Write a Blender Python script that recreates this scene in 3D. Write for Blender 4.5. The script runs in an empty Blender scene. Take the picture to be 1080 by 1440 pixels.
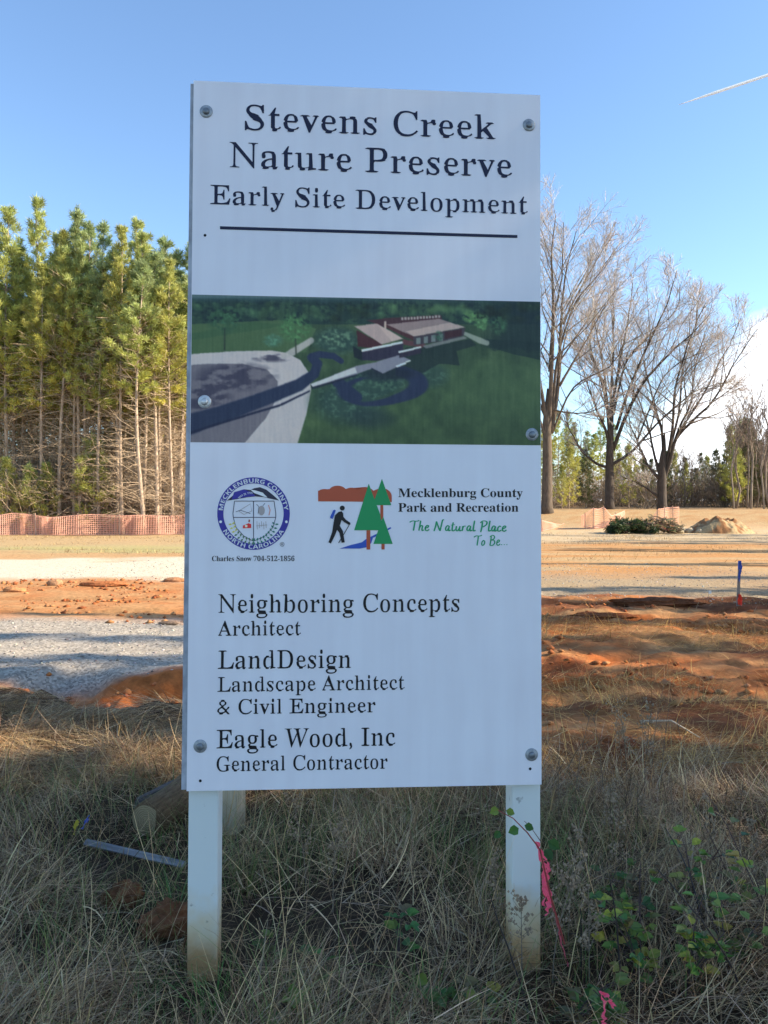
import bpy, math, random
import numpy as np
from mathutils import Vector, Matrix, Euler
PI = math.pi
R = math.radians
random.seed(7)
RNG = np.random.default_rng(11)
S = bpy.context.scene
COL = S.collection

# ------------------------------------------------------------------ camera, sky, sun, exposure
CAM_Z = 1.62
FPX = 1080.0                      # focal length in pixels of the 1080 x 1440 photograph
HOR = 712.0                       # row of the horizon
cam = bpy.data.cameras.new('camera')
cam.sensor_width = 36.0
cam.sensor_fit = 'AUTO'
cam.lens = 36.0 * FPX / 1440.0
cam.clip_start = 0.05
cam.clip_end = 20000
cam_o = bpy.data.objects.new('camera', cam)
COL.objects.link(cam_o)
cam_o.location = (0, 0, CAM_Z)
cam_o.rotation_euler = (R(90) - math.atan(8.0 / FPX), 0, 0)
S.camera = cam_o

SUN_AZ, SUN_EL = R(95), R(29)     # azimuth clockwise from the viewing direction
SUN_DIR = Vector((math.sin(SUN_AZ) * math.cos(SUN_EL), math.cos(SUN_AZ) * math.cos(SUN_EL), math.sin(SUN_EL)))
world = bpy.data.worlds.new('World')
S.world = world
world.use_nodes = True
wn, wl = world.node_tree.nodes, world.node_tree.links
bg = wn['Background']
bg.inputs['Strength'].default_value = 0.13
sky = wn.new('ShaderNodeTexSky')
sky.sky_type = 'NISHITA'
sky.sun_disc = False
sky.sun_elevation = SUN_EL
sky.sun_rotation = SUN_AZ
sky.altitude = 200
sky.air_density = 1.0
sky.dust_density = 0.15
sky.ozone_density = 1.6
# a bank of white cloud low in the sky on the right
tc = wn.new('ShaderNodeTexCoord')
sep = wn.new('ShaderNodeSeparateXYZ')
wl.new(tc.outputs['Generated'], sep.inputs[0])


def wmath(op, a, b=None, c=None, clamp=False):
    n = wn.new('ShaderNodeMath')
    n.operation = op
    n.use_clamp = clamp
    for i, v in enumerate((a, b, c)):
        if v is None:
            continue
        if isinstance(v, (int, float)):
            n.inputs[i].default_value = v
        else:
            wl.new(v, n.inputs[i])
    return n.outputs[0]


hyp = wmath('SQRT', wmath('ADD', wmath('MULTIPLY', sep.outputs[0], sep.outputs[0]),
                          wmath('MULTIPLY', sep.outputs[1], sep.outputs[1])))
hyp = wmath('MAXIMUM', hyp, 0.001)
sx = wmath('DIVIDE', sep.outputs[0], hyp)
sz = wmath('DIVIDE', sep.outputs[2], hyp)
cn = wn.new('ShaderNodeTexNoise')
cn.inputs['Scale'].default_value = 7.0
cn.inputs['Detail'].default_value = 6.0
cn.inputs['Roughness'].default_value = 0.55
wl.new(tc.outputs['Generated'], cn.inputs['Vector'])
edge = wmath('MULTIPLY_ADD', sx, 0.95, -0.195)
edge = wmath('MINIMUM', edge, 0.22)
edge = wmath('MULTIPLY_ADD', wmath('SUBTRACT', cn.outputs[0], 0.5), 0.20, edge)
mask = wmath('DIVIDE', wmath('SUBTRACT', edge, sz), 0.055, clamp=True)
front = wmath('MULTIPLY', wmath('ADD', sep.outputs[1], 0.3), 3.0, clamp=True)
mask = wmath('MULTIPLY', mask, front)
mask = wmath('SMOOTH_MIN', mask, 0.96, 0.1)
cmix = wn.new('ShaderNodeMixRGB')
cmix.inputs['Color2'].default_value = (7.2, 7.4, 7.8, 1)
wl.new(mask, cmix.inputs['Fac'])
tint = wn.new('ShaderNodeMixRGB')
tint.blend_type = 'MULTIPLY'
tint.inputs['Fac'].default_value = 1.0
tint.inputs['Color2'].default_value = (0.86, 0.95, 1.02, 1)
wl.new(sky.outputs[0], tint.inputs['Color1'])
wl.new(tint.outputs[0], cmix.inputs['Color1'])
wl.new(cmix.outputs[0], bg.inputs['Color'])

sun = bpy.data.lights.new('sun', 'SUN')
sun.energy = 5.0
sun.angle = R(0.53)
sun.color = (1.0, 0.85, 0.64)
sun_o = bpy.data.objects.new('sun', sun)
COL.objects.link(sun_o)
sun_o.rotation_euler = (-SUN_DIR).to_track_quat('-Z', 'Y').to_euler()
sun_o.location = (60, 10, 40)

S.view_settings.view_transform = 'Standard'
S.view_settings.look = 'None'
S.view_settings.gamma = 1.0
S.view_settings.use_curve_mapping = False
S.view_settings.exposure = 1.20
S.render.engine = 'CYCLES'
S.cycles.max_bounces = 6
S.cycles.diffuse_bounces = 3
S.cycles.transparent_max_bounces = 8


# ------------------------------------------------------------------ helpers
def lin(c):
    c = c / 255.0
    return c / 12.92 if c <= 0.04045 else ((c + 0.055) / 1.055) ** 2.4


def tag(o, label=None, cat=None, group=None, kind=None):
    if label: o['label'] = label
    if cat: o['category'] = cat
    if group: o['group'] = group
    if kind: o['kind'] = kind
    return o


def empty(name, loc, rot=(0, 0, 0)):
    o = bpy.data.objects.new(name, None)
    o.empty_display_size = 0.2
    o.location = loc
    o.rotation_euler = rot
    COL.objects.link(o)
    return o


def np_mesh(name, V, F, mats, parent=None, col=None, smooth=False, attrs=None):
    """V (n,3); F (m,k) int array or list of faces."""
    me = bpy.data.meshes.new(name)
    V = np.asarray(V, np.float32)
    if isinstance(F, np.ndarray):
        m, k = F.shape
        me.vertices.add(len(V))
        me.vertices.foreach_set('co', V.ravel())
        me.loops.add(m * k)
        me.loops.foreach_set('vertex_index', F.astype(np.int32).ravel())
        me.polygons.add(m)
        me.polygons.foreach_set('loop_start', np.arange(0, m * k, k, dtype=np.int32))
        me.polygons.foreach_set('loop_total', np.full(m, k, np.int32))
        me.update(calc_edges=True)
        me.validate()
    else:
        me.from_pydata([tuple(map(float, v)) for v in V], [], F)
        me.update()
    if col is not None:
        c = np.ones((len(V), 4), np.float32)
        c[:, :3] = col
        a = me.color_attributes.new('Col', 'FLOAT_COLOR', 'POINT')
        a.data.foreach_set('color', c.ravel())
    for nme, val in (attrs or {}).items():
        a = me.attributes.new(nme, 'FLOAT', 'POINT')
        a.data.foreach_set('value', np.asarray(val, np.float32))
    if smooth:
        me.polygons.foreach_set('use_smooth', np.ones(len(me.polygons), bool))
    if not isinstance(mats, (list, tuple)):
        mats = [mats]
    for mt in mats:
        me.materials.append(mt)
    o = bpy.data.objects.new(name, me)
    COL.objects.link(o)
    if parent is not None:
        o.parent = parent
    return o


class MB:
    def __init__(self):
        self.v, self.f, self.c = [], [], []
        self.n = 0

    def add(self, V, F, col=None):
        V = np.asarray(V, float)
        self.v.append(V)
        for f in F:
            self.f.append([i + self.n for i in f])
        self.c.append(np.tile(np.array(col if col is not None else (1, 1, 1), float), (len(V), 1))
                      if np.ndim(col) < 2 else np.asarray(col, float))
        self.n += len(V)

    def box(self, c, s, rot=None, col=None, bev=0.0):
        hx, hy, hz = s[0] / 2, s[1] / 2, s[2] / 2
        if bev <= 0:
            V = [(x, y, z) for z in (-hz, hz) for y in (-hy, hy) for x in (-hx, hx)]
            F = [(0, 2, 3, 1), (4, 5, 7, 6), (0, 1, 5, 4), (2, 6, 7, 3), (0, 4, 6, 2), (1, 3, 7, 5)]
        else:   # chamfered along z
            b = bev
            ring = [(-hx + b, -hy), (hx - b, -hy), (hx, -hy + b), (hx, hy - b), (hx - b, hy), (-hx + b, hy), (-hx, hy - b), (-hx, -hy + b)]
            V = [(x, y, -hz) for x, y in ring] + [(x, y, hz) for x, y in ring]
            F = [tuple(range(7, -1, -1)), tuple(range(8, 16))] + [(i, (i + 1) % 8, 8 + (i + 1) % 8, 8 + i) for i in range(8)]
        V = np.array(V, float)
        if rot is not None:
            V = V @ np.array(Euler(rot).to_matrix()).T
        self.add(V + np.array(c, float), F, col)

    def tube(self, pts, rad, sides=6, col=None, cap=True):
        P = np.asarray(pts, float)
        n = len(P)
        rad = np.broadcast_to(np.asarray(rad, float), (n,))
        T = np.gradient(P, axis=0)
        T /= np.linalg.norm(T, axis=1, keepdims=True) + 1e-12
        ref = np.array((0.0, 0, 1)) if abs(T[:, 2]).mean() < 0.8 else np.array((1.0, 0.2, 0))
        A = np.cross(T, ref)
        A /= np.linalg.norm(A, axis=1, keepdims=True) + 1e-12
        B = np.cross(T, A)
        an = np.arange(sides) * 2 * PI / sides
        V = P[:, None, :] + rad[:, None, None] * (np.cos(an)[None, :, None] * A[:, None, :] + np.sin(an)[None, :, None] * B[:, None, :])
        V = V.reshape(-1, 3)
        F = []
        for i in range(n - 1):
            for j in range(sides):
                k = (j + 1) % sides
                F.append((i * sides + j, i * sides + k, (i + 1) * sides + k, (i + 1) * sides + j))
        if cap:
            F.append(tuple(range(sides - 1, -1, -1)))
            F.append(tuple((n - 1) * sides + j for j in range(sides)))
        self.add(V, F, col)

    def disc(self, c, r, n=32, h=0.0, col=None, axis='y'):
        """dome facing -y, sitting at y = c[1]"""
        rings = [(1.0, 0.0), (0.92, 0.45), (0.7, 0.8), (0.35, 0.97)] if h > 0 else [(1.0, 0.0)]
        V, F = [], []
        for rr, hh in rings:
            for i in range(n):
                a = 2 * PI * i / n
                V.append((c[0] + r * rr * math.cos(a), c[1] - h * hh, c[2] + r * rr * math.sin(a)))
        for k in range(len(rings) - 1):
            for i in range(n):
                j = (i + 1) % n
                F.append((k * n + i, k * n + j, (k + 1) * n + j, (k + 1) * n + i))
        F.append(tuple((len(rings) - 1) * n + i for i in range(n)))
        self.add(V, F, col)

    def build(self, name, mat, parent=None, smooth=False, usecol=False):
        V = np.concatenate(self.v) if self.v else np.zeros((0, 3))
        C = np.concatenate(self.c) if usecol else None
        return np_mesh(name, V, self.f, mat, parent, C, smooth)


def children(o):
    return [c for c in bpy.data.objects if c.parent == o]


def copy_tree(o, parent=None, kids=None):
    c = o.copy()
    COL.objects.link(c)
    if parent is not None:
        c.parent = parent
    for ch in (kids if kids is not None else children(o)):
        copy_tree(ch, c)
    return c


def fbm(x, y, scale=1.0, octaves=4, seed=0):
    x = np.asarray(x, float) * scale
    y = np.asarray(y, float) * scale
    out = np.zeros(np.broadcast(x, y).shape)
    amp, tot = 1.0, 0.0
    for o in range(octaves):
        xi, yi = np.floor(x).astype(np.int64), np.floor(y).astype(np.int64)
        fx, fy = x - xi, y - yi
        fx, fy = fx * fx * (3 - 2 * fx), fy * fy * (3 - 2 * fy)

        def h(a, b):
            n = (a * 374761393 + b * 668265263 + (seed + o * 17) * 982451653) & 0xFFFFFFFF
            n = ((n ^ (n >> 13)) * 1274126177) & 0xFFFFFFFF
            n = n ^ (n >> 16)
            return (n & 0xFFFF) / 65535.0
        v = (h(xi, yi) * (1 - fx) + h(xi + 1, yi) * fx) * (1 - fy) + (h(xi, yi + 1) * (1 - fx) + h(xi + 1, yi + 1) * fx) * fy
        out += amp * v
        tot += amp
        amp *= 0.5
        x, y = x * 2.03 + 13.7, y * 2.03 + 7.1
    return out / tot


def sst(a, b, x):
    t = np.clip((np.asarray(x, float) - a) / (b - a), 0, 1)
    return t * t * (3 - 2 * t)


# ------------------------------------------------------------------ materials
def mat(name, color=(0.5, 0.5, 0.5), rough=0.7, attr=False, noise=0.0, nscale=20.0, bump=0.0, bscale=40.0,
        spec=0.3, metal=0.0, trans=0.0, stretch=None, detail=4.0, coord='Object'):
    m = bpy.data.materials.new(name)
    m.use_nodes = True
    nt = m.node_tree
    b = nt.nodes['Principled BSDF']
    b.inputs['Roughness'].default_value = rough
    b.inputs['Specular IOR Level'].default_value = spec
    b.inputs['Metallic'].default_value = metal
    b.inputs['Base Color'].default_value = (*color, 1)
    src = None
    if attr:
        a = nt.nodes.new('ShaderNodeAttribute')
        a.attribute_name = 'Col'
        src = a.outputs['Color']
    vec = None
    if noise > 0 or bump > 0:
        t = nt.nodes.new('ShaderNodeTexCoord')
        vec = t.outputs[coord]
        if stretch:
            mp = nt.nodes.new('ShaderNodeMapping')
            mp.inputs['Scale'].default_value = stretch
            nt.links.new(vec, mp.inputs[0])
            vec = mp.outputs[0]
    if noise > 0:
        n = nt.nodes.new('ShaderNodeTexNoise')
        n.inputs['Scale'].default_value = nscale
        n.inputs['Detail'].default_value = detail
        nt.links.new(vec, n.inputs['Vector'])
        mr = nt.nodes.new('ShaderNodeMapRange')
        mr.inputs['From Min'].default_value = 0.3
        mr.inputs['From Max'].default_value = 0.7
        mr.inputs['To Min'].default_value = 1 - noise
        mr.inputs['To Max'].default_value = 1 + noise
        nt.links.new(n.outputs[0], mr.inputs['Value'])
        mx = nt.nodes.new('ShaderNodeMixRGB')
        mx.blend_type = 'MULTIPLY'
        mx.inputs['Fac'].default_value = 1
        if src is not None:
            nt.links.new(src, mx.inputs['Color1'])
        else:
            mx.inputs['Color1'].default_value = (*color, 1)
        nt.links.new(mr.outputs[0], mx.inputs['Color2'])
        src = mx.outputs[0]
    if src is not None:
        nt.links.new(src, b.inputs['Base Color'])
    if bump > 0:
        n = nt.nodes.new('ShaderNodeTexNoise')
        n.inputs['Scale'].default_value = bscale
        n.inputs['Detail'].default_value = 6
        nt.links.new(vec, n.inputs['Vector'])
        bp = nt.nodes.new('ShaderNodeBump')
        bp.inputs['Strength'].default_value = bump
        bp.inputs['Distance'].default_value = 0.02
        nt.links.new(n.outputs[0], bp.inputs['Height'])
        nt.links.new(bp.outputs[0], b.inputs['Normal'])
    if trans > 0:
        tr = nt.nodes.new('ShaderNodeBsdfTranslucent')
        if src is not None:
            nt.links.new(src, tr.inputs['Color'])
        else:
            tr.inputs['Color'].default_value = (*color, 1)
        ms = nt.nodes.new('ShaderNodeMixShader')
        ms.inputs[0].default_value = trans
        nt.links.new(b.outputs[0], ms.inputs[1])
        nt.links.new(tr.outputs[0], ms.inputs[2])
        nt.links.new(ms.outputs[0], nt.nodes['Material Output'].inputs['Surface'])
    return m


M = {}
M['bark_pale'] = mat('pine_bark', attr=True, rough=0.9, noise=0.35, nscale=3.0, stretch=(4, 4, 1))
M['needles'] = mat('pine_needles', attr=True, rough=0.5, spec=0.35, trans=0.3)
M['bark_dark'] = mat('dark_bark', attr=True, rough=0.9, noise=0.35, nscale=2.5, stretch=(4, 4, 1))
M['leaf'] = mat('leaf', attr=True, rough=0.5, spec=0.35, trans=0.25)
M['grass'] = mat('grass_blade', attr=True, rough=0.75, spec=0.15, trans=0.15)
M['clay'] = mat('clay', attr=True, rough=0.95, noise=0.3, nscale=25, bump=0.6, bscale=30, spec=0.1)
M['wood'] = mat('weathered_wood', attr=True, rough=0.9, noise=0.35, nscale=14, stretch=(6, 1, 6), bump=0.4, bscale=40, spec=0.1)
M['grey_wood'] = mat('grey_wood', attr=True, rough=0.9, noise=0.3, nscale=10, stretch=(0.6, 9, 9), bump=0.4, bscale=30, spec=0.1)
M['net'] = mat('fence_netting', (0.95, 0.55, 0.42), rough=0.6, trans=0.45)
M['fence_post'] = mat('fence_stake', (0.5, 0.33, 0.24), rough=0.8, noise=0.2, nscale=4)
M['tape_pink'] = mat('pink_tape', (0.95, 0.13, 0.22), rough=0.4, trans=0.35)
M['tape_red'] = mat('red_tape', (0.85, 0.06, 0.03), rough=0.4, trans=0.25)
M['paint_white'] = mat('white_paint', (0.72, 0.75, 0.74), rough=0.45, noise=0.06, nscale=9, bump=0.08, bscale=60)

# ------------------------------------------------------------------ ground
def terrain(x, y):
    x = np.asarray(x, float)
    y = np.asarray(y, float)
    z = (fbm(x, y, 0.35, 3, 3) - 0.5) * 0.10 * sst(0, 3, np.abs(y) + 1)
    near = 1 - sst(9, 14, y)
    z += (fbm(x, y, 1.6, 3, 5) - 0.5) * 0.13 * near
    # cut bank and trench beyond the left-hand grass
    L = sst(-1.2, -2.1, x)
    yb = 6.75 + 0.35 * (x + 3) * 0.6 + (fbm(x, y * 0, 1.3, 3, 8) - 0.5) * 1.1
    z += L * near * (-0.26 * np.exp(-((y - yb + 0.1) / 0.42) ** 2) + 0.15 * np.exp(-((y - yb + 1.3) / 0.8) ** 2)
                     + 0.05 * np.exp(-((y - yb - 0.75) / 0.4) ** 2))
    z += L * near * sst(5.6, 6.2, y) * sst(7.5, 6.9, y) * ((fbm(x, y, 5.5, 4, 25) - .5) * .30)
    # rucked-up clay and straw on the right
    Rr = sst(0.6, 1.6, x) * sst(4, 5.5, y) * (1 - sst(13, 16, y))
    z += Rr * ((fbm(x * 0.7, y * 1.5, 0.9, 3, 21) - 0.5) * 0.15 + (fbm(x, y * 1.3, 3.6, 5, 22) - 0.5) * 0.15)
    # wheel ruts on the clay strip and the far track
    for yr, dp in ((12.3, .05), (13.9, .05), (27.5, .05), (29.3, .05)):
        z -= dp * np.exp(-((y - yr - .35 * np.sin(x * .33) - .02 * x) / .16) ** 2) * (.5 + fbm(x, y, 1.1, 2, 27))
    # rise below the bare trees
    z += 1.35 * sst(46, 62, y) * sst(3, 13, x)
    z += 1.2 * sst(62, 130, y) * sst(0, 20, x)
    return z


def zone_colour(x, y):
    n1 = fbm(x, y, 0.5, 4, 31)
    n2 = fbm(x, y, 2.2, 4, 33)
    n3 = fbm(x * 0.35, y * 1.2, 0.8, 4, 35)
    clay = np.array((0.42, 0.125, 0.033))
    clay_l = np.array((0.47, 0.26, 0.115))
    gravel = np.array((0.37, 0.325, 0.265))
    pale = np.array((0.60, 0.53, 0.40))
    straw = np.array((0.42, 0.33, 0.17))
    soil = np.array((0.055, 0.036, 0.022))
    tan = np.array((0.45, 0.315, 0.165))
    litter = np.array((0.30, 0.20, 0.11))

    def mixc(a, b, t):
        return a * (1 - t[..., None]) + b * t[..., None]
    shape = x.shape + (3,)
    rut = sum(np.exp(-((y - yr - .35 * np.sin(x * .33) - .02 * x) / .22) ** 2) for yr in (12.3, 13.9, 27.5, 29.3)) * np.clip(n2 * 2 - .3, 0, 1)
    # left side, near to far
    yw = y + (n1 - 0.5) * 1.6 * np.clip(y / 12, 0.4, 2.2) + (n3 - 0.5) * 1.2 * np.clip(y / 12, 0.3, 2.5)
    cl = np.broadcast_to(soil, shape).copy()
    cl = mixc(cl, clay, sst(5.9, 6.5, yw + 0.16 * (-x - 3)))
    cl = mixc(cl, clay_l, sst(.5, .7, n2) * sst(6.2, 6.6, yw) * .6)
    cl = mixc(cl, gravel, sst(7.1, 7.5, yw + 0.16 * (-x - 3)))
    cl = mixc(cl, mixc(np.broadcast_to(clay, shape), clay_l, np.clip(n2 * 1.6 - 0.1, 0, 1) * 0.8 + 0.15), sst(10.7, 11.5, yw))
    cl = mixc(cl, pale, sst(15.8, 17.0, yw + 0.10 * x))
    cl = mixc(cl, mixc(np.broadcast_to(clay_l, shape), tan, n2), sst(22.8, 24.5, yw))
    cl = mixc(cl, mixc(np.broadcast_to(straw, shape), np.broadcast_to(np.array((.40, .36, .14)), shape), np.clip(n1 * 2 - 0.8, 0, 1)), sst(26, 28, yw))
    cl = mixc(cl, tan, sst(30, 34, yw))
    cl = mixc(cl, litter, sst(43, 45, y + (n1 - .5) * 2))
    # right side
    cr = np.broadcast_to(soil, shape).copy()
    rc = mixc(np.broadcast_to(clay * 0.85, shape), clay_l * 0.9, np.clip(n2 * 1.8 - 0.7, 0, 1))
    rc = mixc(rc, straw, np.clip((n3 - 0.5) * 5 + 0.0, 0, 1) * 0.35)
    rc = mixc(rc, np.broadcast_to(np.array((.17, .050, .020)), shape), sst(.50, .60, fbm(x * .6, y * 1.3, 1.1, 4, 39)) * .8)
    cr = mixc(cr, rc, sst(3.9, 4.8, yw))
    gr = mixc(np.broadcast_to(gravel * np.array((.86, .80, .72)), shape), tan * .85, np.clip(n1 * 1.3 + 0.1, 0, 1) * 0.85)
    cr = mixc(cr, gr, sst(13.0, 13.8, yw) * (1 - 0.8 * sst(6.5, 9.5, x + 0 * y) * (1 - sst(15, 18, yw))))
    cr = mixc(cr, mixc(np.broadcast_to(tan, shape), clay_l * np.array((.95, .85, .7)), np.clip(n3 * 3 - 0.7, 0, 1) * 0.9), sst(16.5, 20, yw))
    cr = mixc(cr, mixc(np.broadcast_to(tan * 1.05, shape), pale, n2 * 0.5), sst(32, 37, yw))
    cr = mixc(cr, mixc(np.broadcast_to(tan * 0.95, shape), clay_l * .8, np.clip(n2 * 2 - .7, 0, 1)), sst(47, 54, y))
    cr = mixc(cr, litter, sst(64, 70, y))
    t = sst(-0.7, 0.7, x + (n1 - 0.5) * 1.0)
    c = mixc(cl, cr, t)
    c = c * (1 - .30 * np.clip(rut, 0, 1))[..., None]
    gl = sst(7.1, 7.5, yw + 0.16 * (-x - 3)) * (1 - sst(10.7, 11.5, yw)) + 0.8 * sst(15.8, 17, yw + 0.1 * x) * (1 - sst(22.8, 24.5, yw))
    grr = sst(13.0, 13.8, yw) * (1 - sst(17, 20, yw)) * 0.7
    return c, gl * (1 - t) + grr * t


def build_ground():
    ys = np.concatenate([np.linspace(-60, 0, 25)[:-1], np.linspace(0, 16, 260)[:-1], np.geomspace(16, 140, 170)[:-1], np.geomspace(140, 5000, 24)])
    u = np.linspace(-1, 1, 361)
    k = 5.2
    xs = np.sinh(u * k) / math.sinh(k)
    Y, U = np.meshgrid(ys, xs, indexing='ij')
    Wd = 60 + 1.2 * np.abs(Y)
    X = U * Wd
    Z = terrain(X, Y)
    far = sst(140, 300, np.abs(Y)) + sst(80, 160, np.abs(X))
    Z = Z * (1 - np.clip(far, 0, 1)) + np.clip(far, 0, 1) * 0.6
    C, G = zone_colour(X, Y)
    ny, nx = X.shape
    idx = np.arange(ny * nx).reshape(ny, nx)
    F = np.stack([idx[:-1, :-1], idx[:-1, 1:], idx[1:, 1:], idx[1:, :-1]], -1).reshape(-1, 4)
    m = bpy.data.materials.new('ground_surface')
    m.use_nodes = True
    nt = m.node_tree
    N, Lk = nt.nodes, nt.links
    b = N['Principled BSDF']
    b.inputs['Roughness'].default_value = 0.95
    b.inputs['Specular IOR Level'].default_value = 0.1
    a = N.new('ShaderNodeAttribute'); a.attribute_name = 'Col'
    g = N.new('ShaderNodeAttribute'); g.attribute_name = 'gravel'
    t = N.new('ShaderNodeTexCoord')
    n = N.new('ShaderNodeTexNoise'); n.inputs['Scale'].default_value = 9; n.inputs['Detail'].default_value = 8; n.inputs['Roughness'].default_value = 0.7
    Lk.new(t.outputs['Object'], n.inputs['Vector'])
    mr = N.new('ShaderNodeMapRange')
    for i, v in zip((1, 2, 3, 4), (0.3, 0.7, 0.62, 1.35)): mr.inputs[i].default_value = v
    Lk.new(n.outputs[0], mr.inputs[0])
    vo = N.new('ShaderNodeTexVoronoi'); vo.inputs['Scale'].default_value = 42
    Lk.new(t.outputs['Object'], vo.inputs['Vector'])
    vs = N.new('ShaderNodeSeparateColor'); Lk.new(vo.outputs['Color'], vs.inputs[0])
    vr = N.new('ShaderNodeMapRange')
    for i, v in zip((1, 2, 3, 4), (0.0, 1.0, 0.55, 1.4)): vr.inputs[i].default_value = v
    Lk.new(vs.outputs[0], vr.inputs[0])
    mx = N.new('ShaderNodeMix'); mx.data_type = 'FLOAT'
    Lk.new(g.outputs['Fac'], mx.inputs[0]); Lk.new(mr.outputs[0], mx.inputs[2]); Lk.new(vr.outputs[0], mx.inputs[3])
    mu = N.new('ShaderNodeMixRGB'); mu.blend_type = 'MULTIPLY'; mu.inputs[0].default_value = 1
    Lk.new(a.outputs['Color'], mu.inputs[1]); Lk.new(mx.outputs[0], mu.inputs[2])
    Lk.new(mu.outputs[0], b.inputs['Base Color'])
    bp = N.new('ShaderNodeBump'); bp.inputs['Strength'].default_value = 0.8; bp.inputs['Distance'].default_value = 0.03
    Lk.new(n.outputs[0], bp.inputs['Height']); Lk.new(bp.outputs[0], b.inputs['Normal'])
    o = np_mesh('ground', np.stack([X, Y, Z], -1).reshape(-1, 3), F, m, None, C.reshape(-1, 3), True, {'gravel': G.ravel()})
    tag(o, kind='structure')


build_ground()


def tz(x, y):
    return float(terrain(np.array(x, float), np.array(y, float)))


# ------------------------------------------------------------------ the sign
SIGN_O = Vector((-0.0591, 2.6308, CAM_Z - 0.9669))
SIGN_R = (Matrix.Rotation(R(3.8416), 3, 'Z') @ Matrix.Rotation(R(-1.911), 3, 'X') @ Matrix.Rotation(R(0.3235), 3, 'Y'))
PW, PH, PZ0 = 1.22, 2.44, 0.655      # panel size; height of its lower edge on the posts
root = empty('project_sign', SIGN_O - SIGN_R @ Vector((0, 0, PZ0)))
root.rotation_euler = SIGN_R.to_euler()
tag(root, 'tall white project sign board bolted to two white square posts in the weeds', 'sign')
_n = SIGN_R @ Vector((0, -1, 0))
_ri = SIGN_R.inverted()


def P(px, py):
    """where a spot of the flat sign face lies on the panel (x across, z up, local to the sign)"""
    d = Vector(((px - 540) / FPX, 1.0, (HOR - py) / FPX))
    c = Vector((0, 0, CAM_Z))
    t = (SIGN_O - c).dot(_n) / d.dot(_n)
    q = _ri @ (c + d * t - SIGN_O)
    return q.x, q.z + PZ0


PANEL_LIN = np.array((0.335, 0.415, 0.665))


def ink(r, g, b):
    v = np.array((lin(r), lin(g), lin(b))) / PANEL_LIN * 0.78
    return tuple(np.clip(v, 0.004, 0.85))


# panel
panel_m = bpy.data.materials.new('white_sign_panel')
panel_m.use_nodes = True
nt = panel_m.node_tree
b = nt.nodes['Principled BSDF']
b.inputs['Roughness'].default_value = 0.42
b.inputs['Specular IOR Level'].default_value = 0.35
t = nt.nodes.new('ShaderNodeTexCoord')
mp = nt.nodes.new('ShaderNodeMapping'); mp.inputs['Scale'].default_value = (9, 1, 0.7)
nt.links.new(t.outputs['Object'], mp.inputs[0])
n1 = nt.nodes.new('ShaderNodeTexNoise'); n1.inputs['Scale'].default_value = 2.0; n1.inputs['Detail'].default_value = 5
nt.links.new(mp.outputs[0], n1.inputs['Vector'])
n2 = nt.nodes.new('ShaderNodeTexNoise'); n2.inputs['Scale'].default_value = 3.2; n2.inputs['Detail'].default_value = 6
nt.links.new(t.outputs['Object'], n2.inputs['Vector'])
ad = nt.nodes.new('ShaderNodeMath'); ad.operation = 'ADD'
nt.links.new(n1.outputs[0], ad.inputs[0]); nt.links.new(n2.outputs[0], ad.inputs[1])
rp = nt.nodes.new('ShaderNodeValToRGB')
rp.color_ramp.elements[0].position = 0.30; rp.color_ramp.elements[0].color = (0.78, 0.75, 0.79, 1)
rp.color_ramp.elements[1].position = 0.62; rp.color_ramp.elements[1].color = (0.85, 0.835, 0.875, 1)
hf = nt.nodes.new('ShaderNodeMath'); hf.operation = 'MULTIPLY'; hf.inputs[1].default_value = 0.5   # mean of the two
nt.links.new(ad.outputs[0], hf.inputs[0]); nt.links.new(hf.outputs[0], rp.inputs[0])
nt.links.new(rp.outputs[0], b.inputs['Base Color'])
M['panel'] = panel_m
mb = MB()
mb.box((0, 0.002, PZ0 + PH / 2), (PW, 0.004, PH))
panel = mb.build('panel', panel_m, root)
# plywood backing, a little out of line with the panel
M['ply'] = mat('plywood_edge', (0.34, 0.36, 0.40), rough=0.85, noise=0.3, nscale=30, stretch=(1, 30, 0.6))
mb = MB()
mb.box((-0.016, 0.0145, PZ0 + PH / 2 - 0.004), (PW - 0.002, 0.019, PH - 0.012), rot=(0, R(0.16), 0))
mb.build('backing_board', M['ply'], root)
# posts
pm = bpy.data.materials.new('stained_white_post')
pm.use_nodes = True
nt = pm.node_tree
b = nt.nodes['Principled BSDF']
b.inputs['Roughness'].default_value = 0.5
t = nt.nodes.new('ShaderNodeTexCoord'); sp = nt.nodes.new('ShaderNodeSeparateXYZ')
nt.links.new(t.outputs['Object'], sp.inputs[0])
nn = nt.nodes.new('ShaderNodeTexNoise'); nn.inputs['Scale'].default_value = 11; nn.inputs['Detail'].default_value = 7
nt.links.new(t.outputs['Object'], nn.inputs['Vector'])
mm = nt.nodes.new('ShaderNodeMath'); mm.operation = 'MULTIPLY_ADD'; mm.inputs[1].default_value = 0.30
nt.links.new(nn.outputs[0], mm.inputs[0]); nt.links.new(sp.outputs[2], mm.inputs[2])
rp = nt.nodes.new('ShaderNodeValToRGB')
rp.color_ramp.elements[0].position = 0.20; rp.color_ramp.elements[0].color = (0.56, 0.33, 0.14, 1)
rp.color_ramp.elements[1].position = 0.48; rp.color_ramp.elements[1].color = (0.66, 0.70, 0.68, 1)
e = rp.color_ramp.elements.new(0.33); e.color = (0.66, 0.55, 0.36, 1)
nt.links.new(mm.outputs[0], rp.inputs[0])
sc_ = nt.nodes.new('ShaderNodeTexNoise'); sc_.inputs['Scale'].default_value = 26; sc_.inputs['Detail'].default_value = 3
nt.links.new(t.outputs['Object'], sc_.inputs['Vector'])
sr = nt.nodes.new('ShaderNodeMapRange')
for i, v in zip((1, 2, 3, 4), (0.70, 0.76, 1.0, 0.55)): sr.inputs[i].default_value = v
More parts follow.
